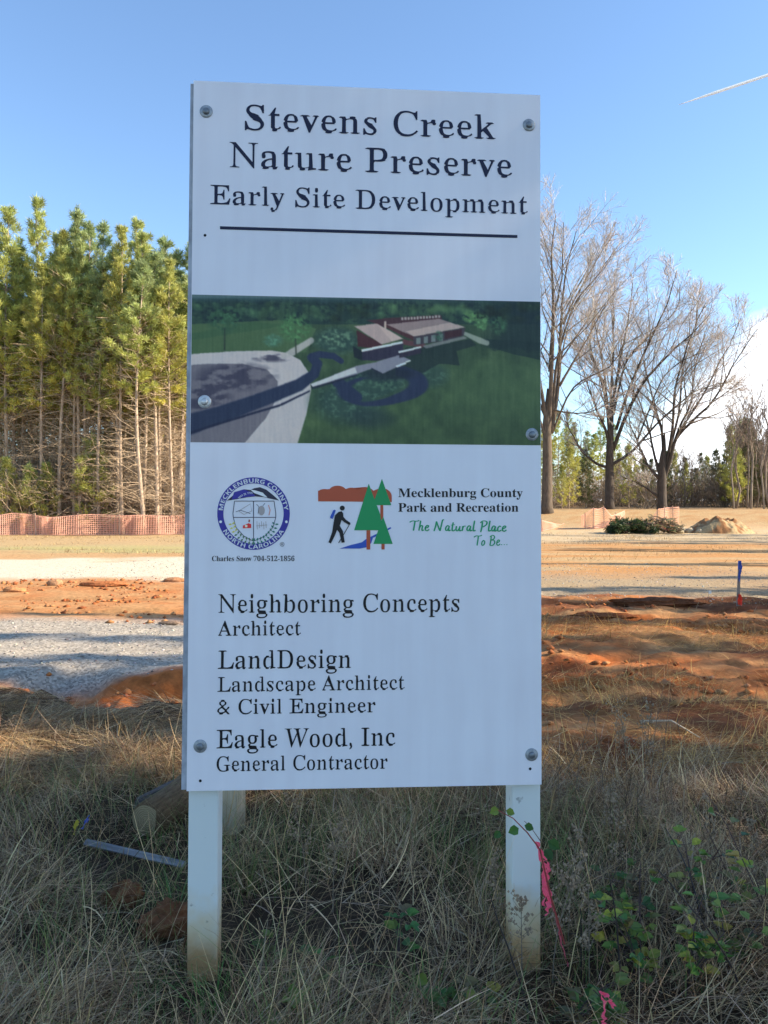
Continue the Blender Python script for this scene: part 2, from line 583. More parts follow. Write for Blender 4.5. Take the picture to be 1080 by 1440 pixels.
nt.links.new(sc_.outputs[0], sr.inputs[0])
mu = nt.nodes.new('ShaderNodeMixRGB'); mu.blend_type = 'MULTIPLY'; mu.inputs[0].default_value = 1
nt.links.new(rp.outputs[0], mu.inputs[1]); nt.links.new(sr.outputs[0], mu.inputs[2])
nt.links.new(mu.outputs[0], b.inputs['Base Color'])
M['post'] = pm
for x0 in (-0.557, 0.562):
    mb = MB()
    mb.box((x0, 0.024 + 0.051, 1.30), (0.101, 0.102, 3.1), bev=0.004)
    mb.build('post', pm, root)
# bolts with washers
M['bolt'] = mat('galvanised_bolt', (0.20, 0.22, 0.24), rough=0.45, metal=0.6, noise=0.25, nscale=60)
M['washer'] = mat('galvanised_washer', (0.33, 0.35, 0.37), rough=0.5, metal=0.5, noise=0.25, nscale=80)
M['washer_pale'] = mat('pale_washer', (0.55, 0.57, 0.58), rough=0.4, metal=0.4, noise=0.2, nscale=80)
for (px, py), pale in (((291, 159), 0), ((743, 178), 0), ((288, 565), 1), ((748, 611), 0), ((281, 1050), 0), ((748, 1062), 0)):
    u, v = P(px, py)
    mb = MB(); mb.disc((u, -0.0008, v), 0.0225, 32, 0.004)
    w = mb.build('bolt', M['washer_pale'] if pale else M['washer'], root, True)
    mb = MB(); mb.disc((u, -0.0047, v - 0.001), 0.0125, 24, 0.007)
    mb.build('bolt_head', M['washer_pale'] if pale else M['bolt'], w, True)
M['hole'] = mat('dark_hole', (0.012, 0.012, 0.015), rough=0.9)
mb = MB()
for px, py in ((289, 332), (281, 1099), (746, 1082)):
    u, v = P(px, py); mb.disc((u, -0.0006, v), 0.005, 12)
mb.build('nail_holes', M['hole'], root)

M['ink_navy'] = mat('navy_ink', ink(16, 20, 52), rough=0.4)
M['ink_black'] = mat('black_ink', (0.008, 0.008, 0.012), rough=0.4)
M['ink_green'] = mat('green_ink', ink(18, 118, 96), rough=0.4)
M['art'] = mat('printed_ink', attr=True, rough=0.4)


def up(s, base_up, base_low, base_dig=None):
    o = ''
    for c in s:
        if 'A' <= c <= 'Z': o += chr(base_up + ord(c) - 65)
        elif 'a' <= c <= 'z': o += chr(base_low + ord(c) - 97)
        elif '0' <= c <= '9' and base_dig: o += chr(base_dig + ord(c) - 48)
        else: o += c
    return o


def serif(s): return up(s, 0x1D400, 0x1D41A, 0x1D7CE)
def sansb(s): return up(s, 0x1D5D4, 0x1D5EE, 0x1D7EC)


def text_mesh(body, res=6):
    cu = bpy.data.curves.new('t', 'FONT')
    cu.body = body
    cu.size = 1
    cu.resolution_u = res
    o = bpy.data.objects.new('t', cu)
    COL.objects.link(o)
    dg = bpy.context.evaluated_depsgraph_get()
    dg.update()
    me = bpy.data.meshes.new_from_object(o.evaluated_get(dg), depsgraph=dg)
    V = np.array([v.co[:2] for v in me.vertices])
    Fc = [list(p.vertices) for p in me.polygons]
    bpy.data.objects.remove(o)
    bpy.data.curves.remove(cu)
    bpy.data.meshes.remove(me)
    # merge duplicates
    key = {}
    mp_, nv = [], []
    for v in V:
        k = (round(v[0], 5), round(v[1], 5))
        if k not in key:
            key[k] = len(nv); nv.append(v)
        mp_.append(key[k])
    F2 = []
    for f in Fc:
        g = []
        for i in f:
            j = mp_[i]
            if not g or g[-1] != j: g.append(j)
        if len(set(g)) >= 3: F2.append(g)
    return np.array(nv), F2


def lighten(V, F, keep=0.046, k=0.62):
    """thin the heavy stems of bold lettering sideways, leaving hairlines alone"""
    cnt = {}
    for f in F:
        for i in range(len(f)):
            a, c = f[i], f[(i + 1) % len(f)]
            cnt.setdefault((min(a, c), max(a, c)), []).append((a, c))
    E = np.array([v[0] for v in cnt.values() if len(v) == 1])
    # faces counter-clockwise -> outward normal of a boundary edge is to its right
    ar = 0
    for f in F[:50]:
        p = V[f]; ar += np.sum(p[:, 0] * np.roll(p[:, 1], -1) - p[:, 1] * np.roll(p[:, 0], -1))
    sg = 1 if ar > 0 else -1
    d = V[E[:, 1]] - V[E[:, 0]]
    nrm = sg * np.stack([d[:, 1], -d[:, 0]], 1)
    acc = np.zeros_like(V)
    np.add.at(acc, E[:, 0], nrm / (np.linalg.norm(nrm, axis=1, keepdims=True) + 1e-9))
    np.add.at(acc, E[:, 1], nrm / (np.linalg.norm(nrm, axis=1, keepdims=True) + 1e-9))
    acc /= np.linalg.norm(acc, axis=1, keepdims=True) + 1e-9
    A, B = V[E[:, 0]], V[E[:, 1]]
    out = V + acc * 0.006
    for i in range(len(V)):
        nx = acc[i, 0]
        if abs(nx) < 0.15: continue
        best = 9
        for dy in (-0.004, 0.004):
            y = V[i, 1] + dy
            m_ = (A[:, 1] - y) * (B[:, 1] - y) < 0
            if not m_.any(): continue
            a_, b_ = A[m_], B[m_]
            xx = a_[:, 0] + (y - a_[:, 1]) / (b_[:, 1] - a_[:, 1]) * (b_[:, 0] - a_[:, 0])
            dd = (V[i, 0] - xx) * (1 if nx > 0 else -1)
            dd = dd[dd > 0.008]
            if len(dd): best = min(best, dd.min())
        if best < keep or best > 0.5: continue
        out[i, 0] -= math.copysign(min(0.5 * k * (best - keep), 0.042 if best < .2 else 0.06), nx) * min(1, abs(nx) * 1.4)
    return out


def put_text(body, p0, p1, cap, m, name='lettering', light=True, capfrac=0.676, y=-0.0012, plain=None):
    V, F = text_mesh(body)
    if light:
        raw = V
        V = lighten(V, F)
        for i, ch in enumerate(plain or ''):
            if ch not in 'NW': continue
            # the diagonal capitals come from the light slanted face, set upright again
            xa = text_mesh(body[:i].rstrip())[0][:, 0].max() if i else -9
            xb = text_mesh(body[:i + 1])[0][:, 0].max()
            cen_ = [raw[f, 0].mean() for f in F]
            old = [f for f, c in zip(F, cen_) if xa < c <= xb]
            ids = sorted({v for f in old for v in f})
            bx0, bx1 = raw[ids, 0].min(), raw[ids, 0].max()
            gV, gF = text_mesh(chr(0x1D434 + ord(ch) - 65))
            gV = gV.copy(); gV[:, 0] -= gV[:, 1] * 0.27
            gx0, gx1 = gV[:, 0].min(), gV[:, 0].max()
            gV[:, 0] = bx0 + (gV[:, 0] - gx0) / (gx1 - gx0) * (bx1 - bx0)
            F = [f for f, c in zip(F, cen_) if not xa < c <= xb] + [[v + len(V) for v in f] for f in gF]
            V = np.concatenate([V, gV]); raw = np.concatenate([raw, gV])
    (u0, v0), (u1, v1) = P(*p0), P(*p1)
    w = math.hypot(u1 - u0, v1 - v0)
    x0, x1 = V[:, 0].min(), V[:, 0].max()
    sx_ = w / (x1 - x0)
    sy_ = cap / FPX * 2.66 / capfrac
    ex = np.array((u1 - u0, v1 - v0)) / w
    ey = np.array((-ex[1], ex[0]))
    Q = np.array((u0, v0)) + ((V[:, 0] - x0) * sx_)[:, None] * ex + (V[:, 1] * sy_)[:, None] * ey
    Q3 = np.stack([Q[:, 0], np.full(len(Q), y), Q[:, 1]], 1)
    by_word(V, F, Q3, body, name, m, root)


def by_word(V, F, Q3, body, name, m, parent):
    """each word a mesh of its own: cut the line at the gaps as wide as a space"""
    lo = np.array([V[f, 0].min() for f in F]); hi = np.array([V[f, 0].max() for f in F])
    od = np.argsort(lo)
    gaps, reach = [], hi[od[0]]
    for i in od[1:]:
        if lo[i] > reach: gaps.append((lo[i] - reach, (lo[i] + reach) / 2))
        reach = max(reach, hi[i])
    nw = len(body.split())
    cuts = sorted(g[1] for g in sorted(gaps, reverse=True)[:nw - 1])
    wi = np.searchsorted(cuts, (lo + hi) / 2)
    for w in range(nw):
        fs = [F[i] for i in range(len(F)) if wi[i] == w]
        ids = sorted({v for f in fs for v in f})
        mp2 = {v: i for i, v in enumerate(ids)}
        np_mesh(name, Q3[ids], [[mp2[v] for v in f] for f in fs], m, parent)


LINES = [('Stevens Creek', (345, 184.2), (697, 197.8), 35), ('Nature Preserve', (323, 236.7), (719.5, 250.9), 35),
         ('Early Site Development', (296.5, 288.2), (741.5, 302.5), 27)]
for s, a, c, h in LINES:
    put_text(serif(s), a, c, h, M['ink_navy'], plain=s)
for s, a, c, h in [('Neighboring Concepts', (306.4, 861.8), (646, 859.9), 25), ('Architect', (306.0, 894.2), (423, 893.2), 20),
                   ('LandDesign', (306.0, 940.8), (494, 939.4), 25), ('Landscape Architect', (305.4, 973.2), (569, 969.8), 20),
                   ('& Civil Engineer', (305.0, 1005), (528, 1002), 20), ('Eagle Wood, Inc', (304, 1053), (556, 1048.8), 25),
                   ('General Contractor', (304, 1085.6), (545, 1081.6), 20)]:
    put_text(serif(s), a, c, h, M['ink_black'], plain=s)
put_text(serif('Charles Snow 704-512-1856'), (298, 789), (414, 789), 7, M['ink_black'], light=False)
put_text(serif('Mecklenburg County'), (560, 699), (735, 699), 12.2, M['ink_black'], light=False)
put_text(serif('Park and Recreation'), (560, 719.6), (729, 719.6), 12.2, M['ink_black'], light=False)


def flat(polys, name, parent, m=None, y0=-0.0010, dy=-0.00012):
    """polys: (pixel outline, colour); each later one is laid a hair in front of the one before"""
    mb = MB()
    for i, (pts, c) in enumerate(polys):
        q = [P(*p) for p in pts]
        mb.add([(u, y0 + dy * i, v) for u, v in q], [tuple(range(len(q)))], c)
    return mb.build(name, m or M['art'], parent, usecol=True)


flat([([(310, 319.3), (727, 331.7), (727, 335.8), (310, 323.6)], ink(16, 20, 52))], 'rule_line', root)


def strokes(paths, w, tf, z=-0.0012):
    """brush lettering: polylines of constant slope widened to ribbons"""
    mb = MB()
    for i, pth in enumerate(paths):
        p = np.array(pth, float)
        if len(p) > 2:   # smooth
            tt = np.linspace(0, len(p) - 1, (len(p) - 1) * 5 + 1)
            k0 = np.clip(np.floor(tt).astype(int), 0, len(p) - 2)
            f = (tt - k0)[:, None]
            g = lambda j: p[np.clip(j, 0, len(p) - 1)]
            a, b_, c, d = g(k0 - 1), g(k0), g(k0 + 1), g(k0 + 2)
            p = 0.5 * (2 * b_ + (c - a) * f + (2 * a - 5 * b_ + 4 * c - d) * f ** 2 + (3 * b_ - a - 3 * c + d) * f ** 3)
        T = np.gradient(p, axis=0)
        T /= np.linalg.norm(T, axis=1, keepdims=True) + 1e-9
        Nn = np.stack([-T[:, 1], T[:, 0]], 1)
        n_ = len(p)
        ww = w * (0.75 + 0.45 * np.abs(T[:, 1]))[:, None] * np.concatenate([[0.7], np.ones(n_ - 2), [0.7]])[:, None]
        Lp, Rp = p + Nn * ww / 2, p - Nn * ww / 2
        V = []
        for q in list(Lp) + list(Rp):
            u, v = P(*tf(q)); V.append((u, z - 0.00004 * i, v))
        mb.add(V, [(j, j + 1, n_ + j + 1, n_ + j) for j in range(n_ - 1)])
    return mb


# hand lettering, in a frame of its own: x right, y down, baseline 0, capitals 10 high
G = {
    'T': (7.6, [[(0.3, -8.2), (2.5, -9.6), (6, -9.4), (8.4, -10.2)], [(4.8, -9.6), (4.2, -5), (3.4, 0.2)]]),
    'h': (5.2, [[(1.9, -10), (1.2, -5), (0.4, 0.1)], [(0.8, -2.6), (2.2, -5), (3.4, -4.6), (3.0, -1.6), (3.3, 0), (4.6, -0.8)]]),
    'e': (4.4, [[(0.5, -2.4), (2.4, -3.2), (3.2, -4.6), (2.2, -5.3), (0.8, -3.6), (0.6, -1), (1.9, 0.2), (3.9, -1.3)]]),
    'N': (9.4, [[(0.2, 0.4), (1.5, -4.6), (2.2, -9.4)], [(2.2, -9.4), (3.6, -4.6), (5.2, 0.3)], [(5.2, 0.3), (6.2, -5), (7.4, -10.6), (8.6, -10.9)]]),
    'a': (4.8, [[(3.4, -4.4), (2, -5.2), (0.6, -3), (0.6, -0.6), (1.8, -0.4), (3.2, -3.2)], [(3.5, -4.8), (3.0, -2), (3.2, 0), (4.6, -0.9)]]),
    't': (3.8, [[(2.0, -8.6), (1.3, -4), (1.1, -0.6), (2.0, 0.1), (3.6, -1.2)], [(0, -5.6), (3.4, -6.2)]]),
    'u': (5.2, [[(0.9, -4.8), (0.5, -1.6), (1.1, 0), (2.3, -0.6), (3.4, -3)], [(3.8, -4.8), (3.3, -1.4), (3.7, 0), (5, -0.9)]]),
    'r': (4.0, [[(0.9, -4.8), (0.8, -2.4), (0.4, 0)], [(0.7, -2.4), (1.8, -4.6), (3.4, -4.8)]]),
    'l': (3.0, [[(2.0, -10.4), (1.2, -5), (0.8, -0.8), (1.5, 0), (2.7, -0.9)]]),
    'P': (6.6, [[(2.4, -9), (1.8, -4), (0.8, 1.2)], [(0.4, -8.2), (3, -10.2), (5.8, -9.4), (5.6, -6.6), (3.2, -4.4), (1.8, -4.2)]]),
    'c': (4.0, [[(3.2, -4.4), (2.2, -5.1), (0.8, -3.2), (0.6, -0.8), (1.7, 0.1), (3.6, -1.2)]]),
    'o': (4.6, [[(2.4, -5), (0.9, -3.6), (0.5, -1), (1.6, 0.1), (3.2, -1.6), (3.4, -4), (2.2, -5.0)]]),
    'B': (7.2, [[(2.3, -9.4), (1.6, -4), (0.8, 0.3)], [(0.8, -8.4), (3.6, -10), (5.4, -8.6), (4.6, -6.2), (2.2, -5.2), (5.0, -4.8), (5.6, -2.2), (3.6, 0), (0.9, 0.3)]]),
    '.': (2.6, [[(0.7, -0.9), (1.3, -0.1)]]), ' ': (3.2, []),
}


def script(s, x0, y0, x1, y1, cap):
    tot = sum(G[c][0] for c in s)
    kx = math.hypot(x1 - x0, y1 - y0) / tot
    ky = cap / 10.0
    out, x = [], 0
    for c in s:
        for st in G[c][1]:
            out.append([(x + a, b_) for a, b_ in st])
        x += G[c][0]
    tf = lambda q: (x0 + q[0] * kx, y0 + (y1 - y0) * q[0] / tot + q[1] * ky)
    return out, tf


for s, x0, y0, x1, y1, cap in (('The Natural Place', 575.5, 746, 713, 747, 14.0), ('To Be...', 666, 767, 715, 766.5, 14.0)):
    pth, tf = script(s, x0, y0, x1, y1, cap)
    strokes(pth, 1.05, tf).build('lettering', M['ink_green'], root)


# --- park emblem: hills, two trees, walker, river
def z4(x, y): return (430 + x / 3.176, 660 + y / 3.176)
def z3(x, y): return (280 + x / 4.154, 650 + y / 4.154)
def z2(x, y): return (260 + x / 2.077, 400 + y / 2.077)
def arc(cx, cy, rx, ry, a0, a1, n=16):
    return [(cx + rx * math.cos(R(a0 + (a1 - a0) * i / n)), cy + ry * math.sin(R(a0 + (a1 - a0) * i / n))) for i in range(n + 1)]


BR, GR, BL, BK = ink(128, 62, 50), ink(16, 112, 80), ink(28, 62, 168), (0.008, 0.008, 0.012)
hill = [(55, 143), (55, 94)] + arc(85, 100, 28, 12, 195, 290, 8) + arc(142, 96, 38, 23, 200, 335, 10) + arc(205, 102, 36, 20, 225, 325, 8) + arc(265, 112, 42, 33, 215, 330, 10) + arc(340, 122, 44, 38, 240, 360, 12) + [(384, 146)]
polys = [(hill, BR),
         ([(270, 145), (400, 145), (400, 160), (270, 160)], None),
         ([(150, 354), (200, 338), (250, 326), (268, 312), (300, 296), (350, 272), (378, 258), (382, 263), (340, 288), (300, 306), (292, 330), (272, 348), (240, 354)], BL),
         ([(333, 160), (346, 160), (346, 225), (333, 225)], BR),
         ([(340, 42), (382, 160), (298, 160)], GR),
         ([(338, 332), (352, 332), (352, 358), (338, 358)], BR),
         ([(345, 210), (388, 333), (302, 333)], GR),
         ([(271, 272), (288, 272), (288, 358), (271, 358)], BR),
         ([(281, 64), (332, 200), (344, 272), (216, 272)], GR)]
polys = [([z4(*p) for p in pts], c) for pts, c in polys if c]
flat(polys, 'park_logo', root)
wk = [(arc(163, 173, 11, 11, 0, 352, 20), BK),
      ([(146, 190), (160, 187), (167, 196), (168, 212), (180, 226), (198, 238), (200, 246), (192, 248), (172, 236), (160, 226), (152, 252), (166, 276), (174, 326), (160, 328), (150, 284), (140, 270), (128, 300), (112, 331), (101, 326), (118, 280), (124, 240), (130, 206)], BK),
      ([(196, 242), (199, 243), (148, 330), (145, 328)], BK),
      ([(128, 180), (134, 184), (120, 222), (110, 218), (109, 212), (122, 184)], BL)]
flat([([z4(*p) for p in pts], c) for pts, c in wk], 'walker_emblem', root, y0=-0.0026)

# --- county seal
NV = ink(38, 38, 140)
DK = ink(30, 32, 62)
scx, scy, sro, sri = 318, 300, 212, 172
ring = MB()
n_ = 72
V = []
for rr in (sro, sri + 4):
    for i in range(n_):
        a = 2 * PI * i / n_
        u, v = P(*z3(scx + rr * math.cos(a), scy + rr * math.sin(a)))
        V.append((u, -0.0012, v))
ring.add(V, [(i, (i + 1) % n_, n_ + (i + 1) % n_, n_ + i) for i in range(n_)], NV)
seal = ring.build('county_seal', M['art'], root, usecol=True)


def ribbon(pts, w, c, closed=False):
    p = np.array(pts, float)
    T = np.gradient(p, axis=0)
    T /= np.linalg.norm(T, axis=1, keepdims=True) + 1e-9
    N_ = np.stack([-T[:, 1], T[:, 0]], 1) * w / 2
    return (list(map(tuple, p + N_)) + list(map(tuple, (p - N_)[::-1])), c)


sp = []
sp.append(([(162, 225), (215, 180), (262, 158), (300, 162), (322, 152), (356, 146), (392, 160), (430, 190), (468, 224), (420, 214), (380, 204), (330, 200), (280, 205), (220, 216)], DK))
sp.append(([(300, 160), (330, 165), (372, 178), (400, 206), (380, 202), (350, 190), (322, 180)], ink(190, 198, 226)))
sp.append(([(205, 175), (262, 158), (310, 178), (330, 198), (280, 203), (190, 218)], NV))
for a, c in (((207, 227), (438, 227)), ((200, 322), (448, 322)), ((318, 227), (318, 455)), ((207, 227), (198, 300)), ((438, 227), (448, 300)), ((198, 300), (200, 322)), ((448, 300), (448, 322))):
    sp.append(ribbon([a, c], 4, DK))
sp.append(ribbon([(200, 322), (215, 380), (260, 430), (318, 462)], 3.5, DK))
sp.append(ribbon([(448, 322), (432, 380), (385, 430), (318, 462)], 3.5, DK))
GY = ink(120, 124, 150)
sp += [ribbon([(232, 285), (300, 243), (308, 285), (262, 305), (232, 285)], 3.5, GY), ribbon([(215, 290), (240, 280), (300, 300)], 3, DK)]
sp += [(arc(365, 282, 19, 28, 0, 350, 16), GY), ribbon([(335, 245), (350, 260), (345, 300)], 3, DK), ribbon([(405, 250), (415, 280), (408, 310)], 5, ink(150, 110, 120)), ribbon([(385, 240), (372, 255)], 3, DK)]
sp += [([(256, 370), (290, 356), (304, 362), (304, 384), (256, 386)], ink(172, 40, 52)), ([(268, 366), (282, 366), (282, 380), (268, 380)], ink(210, 180, 190)), ribbon([(292, 350), (294, 335)], 9, ink(120, 70, 80))]
for k in range(5):
    sp.append(ribbon([(338 + k * 13, 345 + (k % 2) * 8), (340 + k * 13, 392 - (k % 3) * 8)], 3, GY))
sp.append(ribbon([(334, 372), (398, 366)], 3, GY))
for sgn, c1 in ((-1, ink(60, 96, 90)), (1, ink(30, 92, 100))):
    for k in range(9):
        a = R(18 + k * 9.0)
        cx_, cy_ = 318 + sgn * 132 * math.cos(a), 318 + 145 * math.sin(a)
        for s2 in (-1, 1):
            d = R(70 * s2) + math.atan2(-math.cos(a), sgn * math.sin(a)) * 1
            dx, dy = math.cos(d) * 22, math.sin(d) * 22
            px_, py_ = -dy * 0.25, dx * 0.25
            cc = c1 if not (sgn < 0 and k < 3) else ink(150, 160, 90)
            sp.append(([(cx_, cy_), (cx_ + dx * .5 + px_, cy_ + dy * .5 + py_), (cx_ + dx, cy_ + dy), (cx_ + dx * .5 - px_, cy_ + dy * .5 - py_)], cc))
sp += [(arc(126, 348, 8, 8, 0, 345, 10), ink(205, 212, 235)), (arc(510, 348, 8, 8, 0, 345, 10), ink(205, 212, 235))]
flat([([z3(*p) for p in pts], c) for pts, c in sp], 'seal_shield', seal, y0=-0.00125, dy=-0.00002)


def ring_text(s, r, a0, a1, hgt, m, inward=False, parent=None, cx=scx, cy=scy):
    """capital letters set round the ring of the seal; angles clockwise from the top"""
    V, F = text_mesh(sansb(s), 4)
    x0, x1 = V[:, 0].min(), V[:, 0].max()
    out = []
    for x, y in V:
        f = (x - x0) / (x1 - x0)
        a = R(a0 + (a1 - a0) * f)
        rr = r - y / 0.714 * hgt if inward else r + y / 0.714 * hgt
        u, v = P(*z3(cx + rr * math.sin(a), cy - rr * math.cos(a)))
        out.append((u, -0.0020, v))
    by_word(V, F, np.array(out), s, 'lettering', m, parent)


M['ink_white'] = mat('white_ink', (0.70, 0.71, 0.74), rough=0.4)
ring_text('MECKLENBURG COUNTY', 180, -84, 84, 25, M['ink_white'], False, seal)
ring_text('NORTH CAROLINA', 206, 240, 120, 25, M['ink_white'], True, seal)
ring_text('MAY 20, 1775', 100, -44, 4, 11, M['ink_white'], False, seal, 305, 285)
V, F = text_mesh('®', 5)
u0, v0 = P(*z3(472, 492))
kk = 24 / 4.154 / FPX * 2.66 / 0.7
np_mesh('lettering', np.stack([u0 + (V[:, 0] - V[:, 0].min()) * kk, np.full(len(V), -0.0012), v0 + V[:, 1] * kk], 1), F, M['ink_black'], seal)


# --- printed aerial picture: painted cell by cell in code
def paint_picture():
    Wc, Hc = 1080, 500
    yy, xx = np.mgrid[0:Hc, 0:Wc].astype(float)
    img = np.zeros((Hc, Wc, 3))
    A = lambda *c: np.array(c, float)

    def put(mask_, c, al=1.0):
        a = (mask_ * al)[..., None]
        img[:] = img * (1 - a) + np.asarray(c, float) * a

    def poly(pts, soft=False):
        p = np.array(pts, float)
        ins = np.zeros((Hc, Wc), bool)
        j = len(p) - 1
        for i in range(len(p)):
            (xi, yi), (xj, yj) = p[i], p[j]
            if yi != yj:
                c = ((yi > yy) != (yj > yy)) & (xx < (xj - xi) * (yy - yi) / (yj - yi) + xi)
                ins ^= c
            j = i
        return ins.astype(float)

    def ell(cx, cy, rx, ry, soft=0.1):
        d = np.sqrt(((xx - cx) / rx) ** 2 + ((yy - cy) / ry) ** 2)
        return np.clip((1 - d) / soft, 0, 1)

    def line(pts, w):
        best = np.full((Hc, Wc), 1e9)
        for (x0, y0, w0), (x1, y1, w1) in zip(pts[:-1], pts[1:]):
            dx, dy = x1 - x0, y1 - y0
            t_ = np.clip(((xx - x0) * dx + (yy - y0) * dy) / (dx * dx + dy * dy), 0, 1)
            d = np.hypot(xx - x0 - t_ * dx, (yy - y0 - t_ * dy)) / (w0 + (w1 - w0) * t_)
            best = np.minimum(best, d)
        return np.clip((1 - best) * w, 0, 1)
    nz = fbm(xx, yy, 0.03, 5, 71)
    nf = fbm(xx, yy * 1.3, 0.11, 4, 73)
    lawn = A(46, 66, 58) + (nz - 0.5)[..., None] * A(40, 44, 30) + (yy / Hc)[..., None] * A(6, 10, -4)
    img[:] = lawn
    put(sst(560, 900, xx) * sst(180, 260, yy) * (1 - sst(330, 460, yy)), A(62, 88, 68), 0.5)
    # horizon and woods
    put((yy < 118).astype(float) * sst(0.2, 0.5, 1 - np.abs(xx - 540) / 4000), A(28, 48, 52))
    nb_ = fbm(xx, yy * 1.6, 0.035, 3, 75)
    put((yy < 112 + 20 * (nz - .5)) * np.clip((nb_ - 0.42) * 5, 0, 1), A(48, 74, 64), 0.7)
    put((yy < 112) * np.clip((0.50 - nf) * 5, 0, 1), A(16, 30, 42), 0.7)
    put(sst(820, 960, xx) * (yy < 190 + 30 * (nz - .5)) * (yy > 45), A(18, 34, 46), 0.75)
    put(sst(60, 40, yy + (nz - .5) * 14), A(42, 66, 80), 0.9)
    put(sst(46, 36, yy), A(74, 98, 116), 0.8)
    rp_ = random.Random(9)
    for k in range(70):
        bx, by = rp_.uniform(20, 1040), rp_.uniform(62, 104)
        g = rp_.uniform(.6, 1.25) * (.6 if bx > 840 or 420 < bx < 560 else 1)
        put(ell(bx, by, rp_.uniform(14, 30), rp_.uniform(10, 22), .7), A(44, 70, 60) * g, .55)
        put(ell(bx - 5, by - 6, rp_.uniform(6, 12), rp_.uniform(5, 9), .9), A(66, 98, 76) * g, .45)
    for k in range(16):
        bx = rp_.uniform(600, 830)
        put(ell(bx, rp_.uniform(58, 84), rp_.uniform(12, 24), rp_.uniform(10, 16), .8), A(72, 106, 82), .5)
    put(sst(300, 470, yy) * sst(360, 420, xx), A(34, 54, 46), .35)
    # left lawn, drive and plaza
    put(poly([(0, 118), (280, 105), (380, 130), (350, 200), (290, 200), (0, 206)]), A(60, 86, 66), 0.9)
    put(poly([(0, 150), (200, 110), (300, 120), (0, 168)]), A(44, 74, 58), 0.6)
    pl = poly([(0, 206)] + [(150, 196), (250, 194), (292, 200), (335, 222), (358, 258), (366, 310), (352, 380), (325, 470), (0, 470)])
    put(pl, A(158, 158, 182))
    put(pl * np.clip((nz - .4) * 3, 0, 1), A(172, 168, 188), 0.4)
    inner = poly([(0, 238), (80, 232), (170, 233), (240, 250), (270, 284), (266, 335), (235, 392), (170, 470), (0, 470)])
    put(inner, A(92, 92, 116))
    sh = np.clip((ell(150, 270, 130, 48, 0.5) + ell(60, 330, 90, 60, 0.5) + 0.9 * ell(250, 215, 70, 16, .6)) * 1.2, 0, 1) * np.clip((fbm(xx, yy * 2, .035, 4, 77) - 0.36) * 5, 0, 1)
    put(sh, A(46, 46, 74), 0.85)
    put(line([(365, 165, 10), (310, 200, 12), (285, 212, 8)], 4), A(150, 152, 172), 0.9)
    # planting beds
    bed = np.clip(ell(440, 165, 80, 48, .4) + ell(470, 340, 130, 80, .5) + ell(560, 285, 110, 50, .4) + .8 * ell(720, 265, 60, 45, .5), 0, 1)
    put(bed, A(34, 58, 66), 0.75)
    put(bed * np.clip((nf - .54) * 6, 0, 1), A(80, 114, 106), 0.55)
    put(ell(435, 160, 60, 30, .5) * np.clip((nf - .42) * 4, 0, 1), A(106, 142, 128), 0.55)
    put(ell(540, 392, 90, 40, .6), A(24, 42, 54), 0.6)
    # dark winding path
    pc = A(30, 40, 74)
    put(line([(0, 415, 34), (120, 376, 27), (230, 335, 23), (330, 295, 20), (375, 262, 16), (384, 232, 15), (365, 214, 13), (390, 205, 11), (430, 210, 10), (452, 225, 9)], 5), pc)
    put(line([(0, 440, 5), (140, 395, 4), (280, 352, 4), (360, 312, 3)], 3), A(20, 26, 58), .9)
    dring = np.sqrt(((xx - 572) / 112) ** 2 + ((yy - 302 - 12 * np.sin(xx / 60.0)) / 44) ** 2)
    put(np.clip((0.26 + .10 * np.sin(xx / 45.0) - np.abs(dring - 1.0)) * 10, 0, 1) * ((yy > 272) | (xx > 610)), pc)
    put(line([(440, 282, 18), (462, 305, 20), (500, 330, 16)], 4), pc)
    put(ell(565, 290, 75, 24, .5) * np.clip((nf - .4) * 4, 0, 1), A(62, 92, 84), 0.6)
    put(ell(590, 262, 100, 26, .5), A(20, 28, 46), 0.75)
    # cast shade right of the house
    put(poly([(640, 185), (720, 180), (830, 160), (850, 178), (790, 196), (800, 238), (740, 232), (690, 260), (610, 230)]), A(24, 38, 44), 0.85)
    put(poly([(870, 160), (1040, 170), (1040, 222), (960, 205), (890, 185)]), A(20, 38, 44), 0.8)
    put(line([(815, 145, 6), (860, 165, 10), (880, 172, 8)], 4), A(150, 160, 172), 0.7)
    # bridge and terrace
    put(poly([(364, 292), (492, 240), (560, 226), (618, 206), (656, 222), (572, 262), (542, 246), (500, 262), (372, 300)]), A(112, 116, 146))
    put(poly([(364, 292), (492, 242), (498, 258), (370, 300)]), A(164, 170, 196))
    put(poly([(364, 292), (370, 300), (498, 262), (498, 268), (368, 308)]), A(22, 28, 52), 0.8)
    # house
    put(poly([(486, 180), (512, 196), (514, 224), (490, 214)]), A(18, 26, 40), 0.9)
    put(poly([(525, 106), (600, 98), (744, 90), (748, 104), (590, 120), (582, 128), (560, 118)]), A(54, 36, 48))
    for k in range(13):
        put(poly([(628 + k * 9, 97.5 - k * .5), (634 + k * 9, 97 - k * .5), (634 + k * 9, 105 - k * .6), (628 + k * 9, 105.5 - k * .6)]), A(156, 160, 178), 0.8)
    put(poly([(584, 118), (738, 101), (816, 126), (664, 153)]), A(118, 108, 124))
    put(poly([(640, 138), (772, 112), (816, 126), (664, 153)]), A(150, 138, 152))
    put(poly([(584, 118), (664, 153), (664, 166), (584, 128)]), A(60, 36, 46))
    put(poly([(632, 160), (700, 176), (690, 186), (632, 176)]), A(76, 50, 62))
    put(poly([(664, 153), (816, 127), (812, 150), (760, 166), (664, 178)]), A(52, 48, 64))
    put(poly([(756, 140), (806, 131), (806, 150), (756, 160)]), A(52, 30, 40))
